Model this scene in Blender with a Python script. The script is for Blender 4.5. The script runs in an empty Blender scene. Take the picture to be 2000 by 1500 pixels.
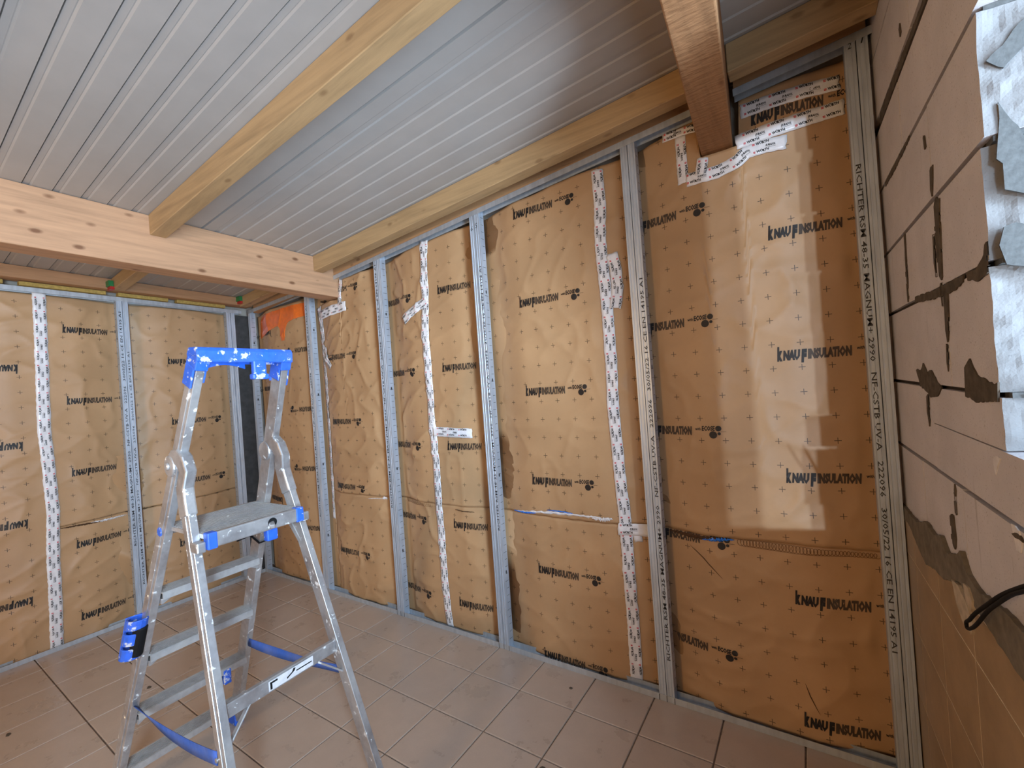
import bpy, math, random
from mathutils import Vector, Matrix, noise

scene = bpy.context.scene
COL = scene.collection
random.seed(7)

# ------------------------------------------------------------------ camera
cam_d = bpy.data.cameras.new('camera')
cam_d.sensor_width = 36.0
cam_d.lens = 869.92 * 36.0 / 2000.0
cam_d.clip_start = 0.02
cam = bpy.data.objects.new('camera', cam_d)
COL.objects.link(cam)
CY, CP, CR = -0.585123, 0.004268, -0.071830
fwd = Vector((math.sin(CY) * math.cos(CP), math.cos(CY) * math.cos(CP), math.sin(CP)))
rgt = Vector((math.cos(CY), -math.sin(CY), 0))
upv = rgt.cross(fwd)
r2 = rgt * math.cos(CR) + upv * math.sin(CR)
u2 = -rgt * math.sin(CR) + upv * math.cos(CR)
cam.matrix_world = Matrix(((r2.x, u2.x, -fwd.x, 4.2453), (r2.y, u2.y, -fwd.y, -2.0995),
                           (r2.z, u2.z, -fwd.z, 1.5374), (0, 0, 0, 1)))
scene.camera = cam

# ------------------------------------------------------------------ sky, sun, daylight
w = bpy.data.worlds.new('overcast_sky')
scene.world = w
w.use_nodes = True
nt_w = w.node_tree
bg = nt_w.nodes['Background']
tcw = nt_w.nodes.new('ShaderNodeTexCoord')
spw = nt_w.nodes.new('ShaderNodeSeparateXYZ')
rw = nt_w.nodes.new('ShaderNodeValToRGB')          # overcast sky above, pale paving below the horizon
rw.color_ramp.elements[0].position = 0.49
rw.color_ramp.elements[0].color = (0.66, 0.77, 0.90, 1)
rw.color_ramp.elements[1].position = 0.51
rw.color_ramp.elements[1].color = (0.33, 0.44, 0.60, 1)
mw = nt_w.nodes.new('ShaderNodeMath')
mw.operation = 'MULTIPLY_ADD'
mw.inputs[1].default_value = 0.5
mw.inputs[2].default_value = 0.5
nt_w.links.new(tcw.outputs['Generated'], spw.inputs[0])
nt_w.links.new(spw.outputs[2], mw.inputs[0])
nt_w.links.new(mw.outputs[0], rw.inputs[0])
nt_w.links.new(rw.outputs[0], bg.inputs[0])
bg.inputs[1].default_value = 3.4


def sun(name, d, strength, angle, col):
    l = bpy.data.lights.new(name, 'SUN')
    l.energy = strength
    l.angle = angle
    l.color = col
    o = bpy.data.objects.new(name, l)
    COL.objects.link(o)
    o.rotation_euler = Vector(d).to_track_quat('-Z', 'Y').to_euler()
    o.location = (6, -6, 3)


def area(name, loc, d, sx, sy, power, col):
    l = bpy.data.lights.new(name, 'AREA')
    l.shape = 'RECTANGLE'
    l.size, l.size_y = sx, sy
    l.energy = power
    l.color = col
    o = bpy.data.objects.new(name, l)
    COL.objects.link(o)
    o.location = loc
    o.rotation_euler = Vector(d).to_track_quat('-Z', 'Z').to_euler()


sun('low_sun', (-0.234, 1, -0.02), 0.85, 0.012, (0.62, 0.80, 1.0))
sun('low_sun_glint', (-0.275, 1, -0.02), 0.70, 0.012, (0.62, 0.80, 1.0))
area('bright_horizon_outside', (9.0, -4.0, 1.22), (-1, 0.32, 0), 7.6, 0.62, 1300, (0.60, 0.79, 1.0))
area('sky_portal', (4.80, -2.035, 1.73), (-1, 0, 0), 2.2, 1.66, 1, (1, 1, 1))
bpy.data.objects['sky_portal'].data.cycles.is_portal = True
lamp = bpy.data.lights.new('warm_work_lamp', 'POINT')
lamp.energy = 82
lamp.color = (1.0, 0.64, 0.32)
lamp.shadow_soft_size = 0.16
lamp_o = bpy.data.objects.new('warm_work_lamp', lamp)
COL.objects.link(lamp_o)
lamp_o.location = (2.6, -4.3, 1.65)

scene.view_settings.view_transform = 'Standard'
scene.view_settings.look = 'None'
scene.view_settings.exposure = 0.36
scene.view_settings.gamma = 1.0
scene.view_settings.use_curve_mapping = False
scene.cycles.max_bounces = 6
scene.cycles.diffuse_bounces = 4
scene.cycles.glossy_bounces = 3
scene.cycles.transmission_bounces = 2
scene.cycles.transparent_max_bounces = 2
scene.cycles.caustics_reflective = False
scene.cycles.caustics_refractive = False

# ------------------------------------------------------------------ constants of the room (metres)
STUD = {'s1': 0.934, 's2': 1.795, 's3': 2.668, 's4': 3.602, 's5': 4.468}
LSTUD = {'l0': -0.150, 'l1': -0.904}
PAPER = 0.085          # kraft facing lies this far behind the stud faces
JAMB = -0.93           # near edge of the opening in the block wall
FARJ = -3.14
BACKY = -5.0


def zc(x, y):          # underside of the roof panels
    return 2.607 + 0.077 * (x - 1.3) - 0.030 * (y + 0.8)


def zrail(x):          # top of the sloping top track on the long wall
    return 2.468 + 0.0856 * (x - 1.3)


def xr(y):             # room face of the block wall
    return 4.515 - 0.025 * y


# ------------------------------------------------------------------ materials
def new_mat(name):
    m = bpy.data.materials.new(name)
    m.use_nodes = True
    nt = m.node_tree
    return m, nt, nt.nodes['Principled BSDF']


def N(nt, typ, **kw):
    n = nt.nodes.new(typ)
    for k, v in kw.items():
        if k.startswith('i_'):
            n.inputs[k[2:]].default_value = v
        else:
            setattr(n, k, v)
    return n


def coords(nt, scale=(1, 1, 1), rot=(0, 0, 0), gen='Object'):
    tc = N(nt, 'ShaderNodeTexCoord')
    mp = N(nt, 'ShaderNodeMapping')
    mp.inputs['Scale'].default_value = scale
    mp.inputs['Rotation'].default_value = rot
    nt.links.new(tc.outputs[gen], mp.inputs['Vector'])
    return mp.outputs['Vector']


def ramp(nt, fac, stops):
    r = N(nt, 'ShaderNodeValToRGB')
    els = r.color_ramp.elements
    while len(els) < len(stops):
        els.new(0.5)
    for e, (p, c) in zip(els, stops):
        e.position = p
        e.color = c if len(c) == 4 else (*c, 1)
    nt.links.new(fac, r.inputs[0])
    return r.outputs[0]


def mix(nt, fac, a, b, mode='MIX'):
    m = N(nt, 'ShaderNodeMix', data_type='RGBA', blend_type=mode)
    for sock, val in ((m.inputs[0], fac), (m.inputs[6], a), (m.inputs[7], b)):
        if hasattr(val, 'is_linked') or isinstance(val, bpy.types.NodeSocket):
            nt.links.new(val, sock)
        elif isinstance(val, (int, float)):
            sock.default_value = val
        else:
            sock.default_value = val if len(val) == 4 else (*val, 1)
    return m.outputs[2]


def math_n(nt, op, a, b=0.0):
    m = N(nt, 'ShaderNodeMath', operation=op)
    for s, v in ((m.inputs[0], a), (m.inputs[1], b)):
        if isinstance(v, bpy.types.NodeSocket):
            nt.links.new(v, s)
        else:
            s.default_value = v
    return m.outputs[0]


def noise_tex(nt, vec, scale, detail=4, rough=0.55, out='Fac'):
    n = N(nt, 'ShaderNodeTexNoise')
    n.inputs['Scale'].default_value = scale
    n.inputs['Detail'].default_value = detail
    n.inputs['Roughness'].default_value = rough
    nt.links.new(vec, n.inputs['Vector'])
    return n.outputs[out]


def bump(nt, bsdf, height, strength=0.2, dist=0.01):
    b = N(nt, 'ShaderNodeBump')
    b.inputs['Strength'].default_value = strength
    b.inputs['Distance'].default_value = dist
    nt.links.new(height, b.inputs['Height'])
    nt.links.new(b.outputs[0], bsdf.inputs['Normal'])


def plain(name, col, rough=0.5, metal=0.0, var=0.0, scale=30.0, bumpk=0.0, spec=0.5):
    m, nt, b = new_mat(name)
    b.inputs['Roughness'].default_value = rough
    b.inputs['Metallic'].default_value = metal
    b.inputs['Specular IOR Level'].default_value = spec
    v = coords(nt)
    f = noise_tex(nt, v, scale)
    lo = tuple(c * (1 - var) for c in col)
    hi = tuple(min(1, c * (1 + var)) for c in col)
    nt.links.new(ramp(nt, f, [(0.3, lo), (0.7, hi)]), b.inputs['Base Color'])
    if bumpk:
        bump(nt, b, f, bumpk, 0.004)
    return m


def kraft(name, axis, u0, v0, col=(0.49, 0.300, 0.152)):
    """brown kraft paper with small printed crosses every 10 cm"""
    m, nt, b = new_mat(name)
    b.inputs['Roughness'].default_value = 0.52
    b.inputs['Specular IOR Level'].default_value = 0.5
    tc = N(nt, 'ShaderNodeTexCoord')
    sp = N(nt, 'ShaderNodeSeparateXYZ')
    nt.links.new(tc.outputs['Object'], sp.inputs[0])
    U = sp.outputs[axis]
    V = sp.outputs[2]

    def cell(s, o):
        a = math_n(nt, 'ADD', s, 50.05 - o)
        a = math_n(nt, 'MODULO', a, 0.1)
        a = math_n(nt, 'SUBTRACT', a, 0.05)
        return math_n(nt, 'ABSOLUTE', a)
    au, av = cell(U, u0), cell(V, v0)
    h1 = math_n(nt, 'MULTIPLY', math_n(nt, 'LESS_THAN', au, 0.0120), math_n(nt, 'LESS_THAN', av, 0.0013))
    h2 = math_n(nt, 'MULTIPLY', math_n(nt, 'LESS_THAN', au, 0.0013), math_n(nt, 'LESS_THAN', av, 0.0120))
    cross = math_n(nt, 'MAXIMUM', h1, h2)
    f1 = noise_tex(nt, tc.outputs['Object'], 2.0, 5)
    f2 = noise_tex(nt, tc.outputs['Object'], 60.0, 3)
    c1 = ramp(nt, f1, [(0.3, tuple(c * 0.88 for c in col)), (0.7, tuple(c * 1.08 for c in col))])
    c2 = mix(nt, math_n(nt, 'MULTIPLY', f2, 0.16), c1, tuple(c * 0.6 for c in col))
    c3 = mix(nt, math_n(nt, 'MULTIPLY', cross, 0.88), c2, (0.035, 0.018, 0.009))
    nt.links.new(c3, b.inputs['Base Color'])
    bump(nt, b, f2, 0.06, 0.002)
    return m


def wood(name, col, axis=0, knots=0.5, rough=0.62, saw=0.0):
    """sawn softwood, grain along the given object axis"""
    m, nt, b = new_mat(name)
    b.inputs['Roughness'].default_value = rough
    b.inputs['Specular IOR Level'].default_value = 0.3
    sc = [14.0, 14.0, 14.0]
    sc[axis] = 0.9
    v = coords(nt, tuple(sc))
    f = noise_tex(nt, v, 2.6, 6, 0.6)
    sc2 = [60.0, 60.0, 60.0]
    sc2[axis] = 2.0
    f2 = noise_tex(nt, coords(nt, tuple(sc2)), 2.2, 4, 0.6)
    base = ramp(nt, f, [(0.28, tuple(c * 0.74 for c in col)), (0.5, col), (0.72, tuple(min(1, c * 1.16) for c in col))])
    base = mix(nt, math_n(nt, 'MULTIPLY', f2, 0.35), base, tuple(c * 0.55 for c in col))
    # knots
    sc3 = [11.0, 11.0, 11.0]
    sc3[axis] = 5.5
    vo = N(nt, 'ShaderNodeTexVoronoi')
    vo.inputs['Scale'].default_value = 1.0
    vo.inputs['Randomness'].default_value = 1.0
    nt.links.new(coords(nt, tuple(sc3)), vo.inputs['Vector'])
    k = ramp(nt, vo.outputs['Distance'], [(0.07, (1, 1, 1)), (0.16, (0, 0, 0))])
    k = math_n(nt, 'MULTIPLY', k, knots)
    base = mix(nt, k, base, (col[0] * 0.28, col[1] * 0.2, col[2] * 0.16))
    nt.links.new(base, b.inputs['Base Color'])
    if saw:
        wv = N(nt, 'ShaderNodeTexNoise')
        wv.inputs['Scale'].default_value = 1.0
        wv.inputs['Detail'].default_value = 5
        nt.links.new(coords(nt, (16, 60, 16), (0, 0, 0.5)), wv.inputs['Vector'])
        bump(nt, b, wv.outputs['Fac'], saw, 0.012)
    else:
        bump(nt, b, f2, 0.15, 0.003)
    return m


def splat(name, col, rough, metal, paint, amount, scale=26.0, dust=(0.45, 0.40, 0.34), dustk=0.25):
    """metal or plastic spattered with old paint and dust"""
    m, nt, b = new_mat(name)
    v = coords(nt)
    f = noise_tex(nt, v, scale, 5, 0.65)
    s = ramp(nt, f, [(amount, (0, 0, 0)), (amount + 0.025, (1, 1, 1))])
    d = noise_tex(nt, v, 9.0, 4)
    base = ramp(nt, noise_tex(nt, v, 45.0, 4), [(0.3, tuple(c * 0.82 for c in col)), (0.7, tuple(min(1, c * 1.1) for c in col))])
    dk = math_n(nt, 'MULTIPLY', ramp(nt, d, [(0.4, (0, 0, 0)), (0.7, (1, 1, 1))]), dustk)
    c = mix(nt, dk, base, dust)
    c = mix(nt, s, c, paint)
    nt.links.new(c, b.inputs['Base Color'])
    inv = math_n(nt, 'SUBTRACT', 1.0, s)
    nt.links.new(math_n(nt, 'MULTIPLY', math_n(nt, 'SUBTRACT', inv, math_n(nt, 'MULTIPLY', dk, inv)), metal), b.inputs['Metallic'])
    nt.links.new(math_n(nt, 'ADD', rough, math_n(nt, 'MULTIPLY', s, 0.3)), b.inputs['Roughness'])
    return m


def tile_mat(name, col, rough, tint=0.10, mott=0.08):
    m, nt, b = new_mat(name)
    b.inputs['Roughness'].default_value = rough
    oi = N(nt, 'ShaderNodeObjectInfo')
    tc = N(nt, 'ShaderNodeTexCoord')
    off = N(nt, 'ShaderNodeVectorMath', operation='ADD')
    nt.links.new(tc.outputs['Object'], off.inputs[0])
    cx = N(nt, 'ShaderNodeCombineXYZ')
    rr = math_n(nt, 'MULTIPLY', oi.outputs['Random'], 37.0)
    nt.links.new(rr, cx.inputs[0])
    nt.links.new(rr, cx.inputs[2])
    nt.links.new(cx.outputs[0], off.inputs[1])
    f = noise_tex(nt, off.outputs[0], 7.0, 6, 0.65)
    f2 = noise_tex(nt, off.outputs[0], 150.0, 2)
    c = ramp(nt, f, [(0.28, tuple(x * (1 - mott) for x in col)), (0.72, tuple(x * (1 + mott) for x in col))])
    c = mix(nt, math_n(nt, 'MULTIPLY', f2, 0.25), c, tuple(x * 0.65 for x in col))
    c = mix(nt, math_n(nt, 'MULTIPLY', oi.outputs['Random'], tint), c, tuple(x * 0.8 for x in col))
    nt.links.new(c, b.inputs['Base Color'])
    fr = math_n(nt, 'ADD', rough - 0.03, math_n(nt, 'MULTIPLY', f, 0.06))
    nt.links.new(fr, b.inputs['Roughness'])
    bump(nt, b, f, 0.08, 0.006)
    return m


def aac_mat(name, col, dark, streak=0.5):
    """aerated concrete: fine pores, faint scratches"""
    m, nt, b = new_mat(name)
    b.inputs['Roughness'].default_value = 0.95
    b.inputs['Specular IOR Level'].default_value = 0.15
    v = coords(nt)
    f = noise_tex(nt, v, 6.0, 6, 0.6)
    p = noise_tex(nt, v, 240.0, 2, 0.5)
    c = ramp(nt, f, [(0.25, tuple(x * 0.88 for x in col)), (0.75, tuple(x * 1.07 for x in col))])
    s = noise_tex(nt, coords(nt, (30, 30, 3)), 1.0, 4, 0.6)
    sm = ramp(nt, s, [(0.66, (0, 0, 0)), (0.76, (1, 1, 1))])
    c = mix(nt, math_n(nt, 'MULTIPLY', sm, streak), c, dark)
    pm = ramp(nt, p, [(0.28, (1, 1, 1)), (0.36, (0, 0, 0))])
    c = mix(nt, math_n(nt, 'MULTIPLY', pm, 0.45), c, dark)
    nt.links.new(c, b.inputs['Base Color'])
    bump(nt, b, p, 0.2, 0.004)
    return m


def steel(name, col=(0.53, 0.61, 0.71), rough=0.42):
    m, nt, b = new_mat(name)
    b.inputs['Metallic'].default_value = 0.5
    v = coords(nt, (40, 40, 6))
    f = noise_tex(nt, v, 1.0, 4)
    nt.links.new(ramp(nt, f, [(0.3, tuple(c * 0.84 for c in col)), (0.7, tuple(min(1, c * 1.1) for c in col))]), b.inputs['Base Color'])
    nt.links.new(math_n(nt, 'ADD', rough - 0.08, math_n(nt, 'MULTIPLY', f, 0.2)), b.inputs['Roughness'])
    return m


KR = {
    'A': kraft('kraft_a', 0, 3.730, 1.230), 'B': kraft('kraft_b', 0, 2.814, 1.340),
    'C': kraft('kraft_c', 0, 1.490, 2.110), 'D': kraft('kraft_d', 0, 0.500, 1.430),
    'LA': kraft('kraft_la', 1, -1.229, 2.298), 'LB': kraft('kraft_lb', 1, -1.446, 2.326)}
MWOOD = wood('pine_beam', (0.56, 0.325, 0.185), 1, 0.85)
MRAFT = wood('pine_rafter', (0.47, 0.315, 0.160), 0, 0.5)
MROUGH = wood('rough_sawn_pine', (0.36, 0.185, 0.085), 1, 0.6, 0.9, 0.5)
MPLATE = wood('pine_plate', (0.46, 0.26, 0.135), 1, 0.6)
MBOARD = wood('pine_board', (0.47, 0.265, 0.125), 0, 0.6)
MSTEEL = steel('galvanised_steel')
MTRACK = steel('galvanised_track', (0.52, 0.57, 0.62), 0.46)
MALU = splat('aluminium_dusty', (0.58, 0.585, 0.60), 0.36, 0.8, (0.78, 0.77, 0.74), 0.625, 30.0, (0.40, 0.365, 0.32), 0.55)
MALU2 = splat('aluminium_treads', (0.55, 0.55, 0.55), 0.45, 0.6, (0.7, 0.69, 0.66), 0.66, 18.0, (0.42, 0.38, 0.33), 0.7)
MBLUE = splat('blue_plastic', (0.022, 0.135, 0.72), 0.42, 0.0, (0.55, 0.58, 0.66), 0.585, 34.0, (0.15, 0.2, 0.5), 0.3)
MSTRAP = splat('blue_webbing', (0.035, 0.13, 0.55), 0.7, 0.0, (0.66, 0.62, 0.45), 0.72, 20.0, (0.2, 0.26, 0.5), 0.4)
MBLACK = plain('black_rubber', (0.008, 0.008, 0.009), 0.75, 0, 0.2, spec=0.2)
MINK = plain('black_ink', (0.014, 0.011, 0.010), 0.6, 0, 0.1)
MINK2 = plain('thin_black_ink', (0.065, 0.042, 0.026), 0.6, 0, 0.1)
MSTAMP = plain('stamped_ink', (0.035, 0.037, 0.042), 0.6, 0, 0.3, 200)
MRED = plain('red_ink', (0.55, 0.02, 0.03), 0.5, 0, 0.1)
MTAPE = plain('white_film_tape', (0.80, 0.80, 0.82), 0.3, 0, 0.07, 40, 0.15)
MFLOOR = tile_mat('beige_floor_tile', (0.52, 0.42, 0.345), 0.28)
MGROUT = plain('brown_grout', (0.20, 0.145, 0.105), 0.9, 0, 0.25, 60)
MWTILE = tile_mat('brown_wall_tile', (0.36, 0.250, 0.145), 0.42, 0.2, 0.28)
MWGROUT = plain('pale_grout', (0.62, 0.52, 0.38), 0.9, 0, 0.2, 60)
MAAC = aac_mat('aerated_concrete_face', (0.64, 0.61, 0.62), (0.12, 0.085, 0.06), 0.35)
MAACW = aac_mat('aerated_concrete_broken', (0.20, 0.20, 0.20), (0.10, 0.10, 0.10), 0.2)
MMORT = plain('grey_mortar', (0.09, 0.095, 0.095), 0.95, 0, 0.2, 90, 0.3)
MCEM = plain('dark_cement', (0.085, 0.066, 0.048), 0.95, 0, 0.35, 40, 0.3)
MCEM2 = plain('grey_cement_band', (0.16, 0.135, 0.10), 0.95, 0, 0.3, 30, 0.3)
MGAP = plain('dark_joint', (0.035, 0.026, 0.020), 0.95, 0, 0.2)
MCEIL = plain('grey_lacquered_steel', (0.375, 0.36, 0.342), 0.36, 0, 0.04, 8)
MPLAST = plain('rendered_wall', (0.50, 0.44, 0.37), 0.9, 0, 0.1, 6)
MYEL = plain('yellow_mineral_wool', (0.42, 0.31, 0.09), 0.95, 0, 0.2, 60, 0.3)
MTORN = plain('torn_paper_white', (0.72, 0.70, 0.70), 0.8, 0, 0.15, 40)
MFILM = plain('blue_film', (0.02, 0.20, 0.78), 0.3, 0, 0.1)
MTEAR = plain('torn_brown_edge', (0.075, 0.035, 0.013), 0.9, 0, 0.3, 60)
MORANGE = plain('orange_film', (0.80, 0.17, 0.025), 0.32, 0, 0.12, 30, 0.2)
MGREEN = plain('green_plastic', (0.02, 0.20, 0.06), 0.4, 0, 0.1)
MREDP = plain('red_plastic', (0.42, 0.02, 0.02), 0.4, 0, 0.1)
MGLASS = plain('pvc_frame', (0.7, 0.7, 0.7), 0.4, 0, 0.02)

# ------------------------------------------------------------------ mesh helpers


class MB:
    def __init__(self):
        self.v, self.f, self.m = [], [], []

    def add(self, vs, fs, mi=0):
        o = len(self.v)
        self.v += [tuple(p) for p in vs]
        for f in fs:
            self.f.append(tuple(i + o for i in f))
            self.m.append(mi)

    def box(self, a, b, mi=0):
        x0, y0, z0 = a
        x1, y1, z1 = b
        self.hexa([(x0, y0, z0), (x1, y0, z0), (x1, y1, z0), (x0, y1, z0),
                   (x0, y0, z1), (x1, y0, z1), (x1, y1, z1), (x0, y1, z1)], mi)

    def hexa(self, p, mi=0):
        self.add(p, [(0, 3, 2, 1), (4, 5, 6, 7), (0, 1, 5, 4), (1, 2, 6, 5), (2, 3, 7, 6), (3, 0, 4, 7)], mi)

    def bar(self, a, b, side, su, sv, mi=0, su2=None, sv2=None):
        """rectangular bar from a to b; su along 'side' direction, sv across"""
        a, b = Vector(a), Vector(b)
        t = (b - a).normalized()
        u = Vector(side)
        u = (u - t * u.dot(t)).normalized()
        v = t.cross(u)
        su2, sv2 = su2 or su, sv2 or sv
        P = []
        for q, hu, hv in ((a, su / 2, sv / 2), (b, su2 / 2, sv2 / 2)):
            P += [q - u * hu - v * hv, q + u * hu - v * hv, q + u * hu + v * hv, q - u * hu + v * hv]
        self.hexa(P, mi)

    def prism(self, prof, fn0, fn1, mi=0, cap=True):
        """closed 2D profile mapped by fn0 / fn1 to the two ends"""
        n = len(prof)
        vs = [fn0(*p) for p in prof] + [fn1(*p) for p in prof]
        fs = [(i, (i + 1) % n, n + (i + 1) % n, n + i) for i in range(n)]
        if cap:
            fs += [tuple(range(n))[::-1], tuple(range(n, 2 * n))]
        self.add(vs, fs, mi)

    def tube(self, pts, r, seg=8, mi=0, closed=False):
        pts = [Vector(p) for p in pts]
        rings = []
        up = Vector((0.13, 0.21, 0.97))
        for i, p in enumerate(pts):
            t = (pts[min(i + 1, len(pts) - 1)] - pts[max(i - 1, 0)]).normalized()
            u = t.cross(up)
            if u.length < 1e-3:
                u = t.cross(Vector((1, 0, 0)))
            u.normalize()
            v = t.cross(u)
            rings.append([p + (u * math.cos(k * 2 * math.pi / seg) + v * math.sin(k * 2 * math.pi / seg)) * r for k in range(seg)])
        vs = [q for rg in rings for q in rg]
        fs = []
        for i in range(len(pts) - 1):
            for k in range(seg):
                k2 = (k + 1) % seg
                fs.append((i * seg + k, i * seg + k2, (i + 1) * seg + k2, (i + 1) * seg + k))
        fs.append(tuple(range(seg))[::-1])
        fs.append(tuple((len(pts) - 1) * seg + k for k in range(seg)))
        self.add(vs, fs, mi)

    def sweep(self, pts, side, su, sv, mi=0):
        """continuous mitred rectangular tube through pts"""
        pts = [Vector(p) for p in pts]
        u = Vector(side).normalized()
        vs = []
        for i, q in enumerate(pts):
            t = (pts[min(i + 1, len(pts) - 1)] - pts[max(i - 1, 0)]).normalized()
            v = t.cross(u).normalized()
            vs += [q - u * su / 2 - v * sv / 2, q + u * su / 2 - v * sv / 2, q + u * su / 2 + v * sv / 2, q - u * su / 2 + v * sv / 2]
        fs = [(3, 2, 1, 0)]
        for i in range(len(pts) - 1):
            for k in range(4):
                fs.append((i * 4 + k, i * 4 + (k + 1) % 4, i * 4 + 4 + (k + 1) % 4, i * 4 + 4 + k))
        n = (len(pts) - 1) * 4
        fs.append((n, n + 1, n + 2, n + 3))
        self.add(vs, fs, mi)

    def cyl(self, c, axis, r, h, seg=20, mi=0, r2=None):
        a = Vector(axis).normalized()
        u = a.orthogonal().normalized()
        v = a.cross(u)
        c = Vector(c)
        r2 = r2 or r
        vs = []
        for q, rr in ((c, r), (c + a * h, r2)):
            vs += [q + (u * math.cos(k * 2 * math.pi / seg) + v * math.sin(k * 2 * math.pi / seg)) * rr for k in range(seg)]
        fs = [(k, (k + 1) % seg, seg + (k + 1) % seg, seg + k) for k in range(seg)]
        fs += [tuple(range(seg))[::-1], tuple(range(seg, 2 * seg))]
        self.add(vs, fs, mi)

    def mesh(self, name, mats):
        me = bpy.data.meshes.new(name)
        me.from_pydata([tuple(v) for v in self.v], [], self.f)
        for m in (mats if isinstance(mats, (list, tuple)) else [mats]):
            me.materials.append(m)
        me.polygons.foreach_set('material_index', self.m)
        me.update()
        return me

    def build(self, name, mats, parent=None, smooth=False, bevel=0.0, seg=1):
        me = self.mesh(name, mats)
        if smooth:
            me.polygons.foreach_set('use_smooth', [True] * len(me.polygons))
        o = link(name, me, parent)
        if bevel:
            b = o.modifiers.new('bevel', 'BEVEL')
            b.width = bevel
            b.segments = seg
            b.limit_method = 'ANGLE'
            b.angle_limit = math.radians(40)
        return o


def link(name, data, parent=None):
    o = bpy.data.objects.new(name, data)
    COL.objects.link(o)
    if parent is not None:
        o.parent = parent
    return o


def tag(o, label=None, cat=None, group=None, kind=None):
    if label:
        o['label'] = label
    if cat:
        o['category'] = cat
    if group:
        o['group'] = group
    if kind:
        o['kind'] = kind
    return o


def smooth01(t):
    t = max(0.0, min(1.0, t))
    return t * t * (3 - 2 * t)


# flat lettering, cached as triangles in a unit box: u 0..1 along the text, v in cap heights
_TXT = {}


def text_shape(s, weight=0.0, shear=0.0):
    key = (s, weight, shear)
    if key in _TXT:
        return _TXT[key]
    cu = bpy.data.curves.new('lettering', 'FONT')
    cu.body = s
    cu.size = 1.0
    cu.offset = weight
    cu.shear = shear
    cu.resolution_u = 1
    cu.fill_mode = 'FRONT'
    o = bpy.data.objects.new('lettering', cu)
    COL.objects.link(o)
    dg = bpy.context.evaluated_depsgraph_get()
    me = bpy.data.meshes.new_from_object(o.evaluated_get(dg))
    vs = [(v.co.x, v.co.y) for v in me.vertices]
    fs = [tuple(p.vertices) for p in me.polygons]
    bpy.data.objects.remove(o)
    bpy.data.curves.remove(cu)
    bpy.data.meshes.remove(me)
    x0 = min(v[0] for v in vs)
    x1 = max(v[0] for v in vs)
    vs = [((x - x0) / (x1 - x0), y / 0.73) for x, y in vs]
    _TXT[key] = (vs, fs, (x1 - x0) / 0.73)
    return _TXT[key]


# ------------------------------------------------------------------ paper relief
def nz(a, b, c):
    return noise.noise(Vector((a, b, c)))


def relief(u, z, studs, seed, crump):
    d = min(abs(u - s) for s in studs) - 0.045
    h = 0.040 * smooth01(d / 0.25 + 0.05)
    h += 0.004 * nz(u * 2.1 + seed, z * 1.4, seed) * smooth01(d / 0.1)
    # soft horizontal sags and sharper creases
    wx = u * 1.6 + 0.5 * nz(u * 1.3, z * 1.1, seed + 5)
    wz = z * 4.2 + 0.9 * nz(u * 1.1, z * 1.4, seed + 9)
    r = 1 - abs(nz(wx, wz, seed + 2))
    h += 0.0060 * (r ** 5) * smooth01(d / 0.06)
    q = 1 - abs(nz(u * 4.6 + z * 2.0 + 0.9 * nz(u * 3, z * 3, seed), z * 4.8 - u * 2.6, seed + 21))
    h += crump * (q ** 7) * smooth01(d / 0.04)
    q2 = 1 - abs(nz(u * 3.4 - z * 2.6, z * 5.5 + 0.8 * nz(u * 4, z * 2, seed + 3), seed + 31))
    h += 0.7 * crump * (q2 ** 8) * smooth01(d / 0.04)
    return h


MS = [0.0, 0.934, 1.795, 2.668, 3.602, 4.468]
LS = [-0.150, -0.904, -1.75]


def crump_main(x):
    if x < 1.03:
        return 0.005
    if x < 2.2:
        return 0.0105
    return 0.0045 if x < 3.4 else 0.0055


def hm(x, z):
    return relief(x, z, MS, 3.3, crump_main(x))


def hl(y, z):
    return relief(y, z, LS, 11.7, 0.0075)


def on_main(x, z, lift=0.0):
    return (x, PAPER - hm(x, z) - lift, z)


def on_left(y, z, lift=0.0):
    return (-PAPER + hl(y, z) + lift, y, z)


def put_text(mb, s, fn, u, v, height, width=None, mi=0, weight=0.0, shear=0.0, rot=0.0, lift=0.0020):
    """lettering with its start at (u, v) on a surface given by fn(u, v, lift)"""
    vs, fs, asp = text_shape(s, weight, shear)
    wdt = width if width else asp * height
    c, sn = math.cos(rot), math.sin(rot)
    P = []
    for a, b in vs:
        x, y = a * wdt, b * height
        P.append(fn(u + x * c - y * sn, v + x * sn + y * c, lift))
    mb.add(P, fs, mi)


def disc(mb, fn, u, v, r, mi, lift=0.0020, ry=None, n=18):
    P = [fn(u, v, lift)] + [fn(u + r * math.cos(k * 2 * math.pi / n), v + (ry or r) * math.sin(k * 2 * math.pi / n), lift) for k in range(n)]
    mb.add(P, [(0, 1 + k, 1 + (k + 1) % n) for k in range(n)], mi)


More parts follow.
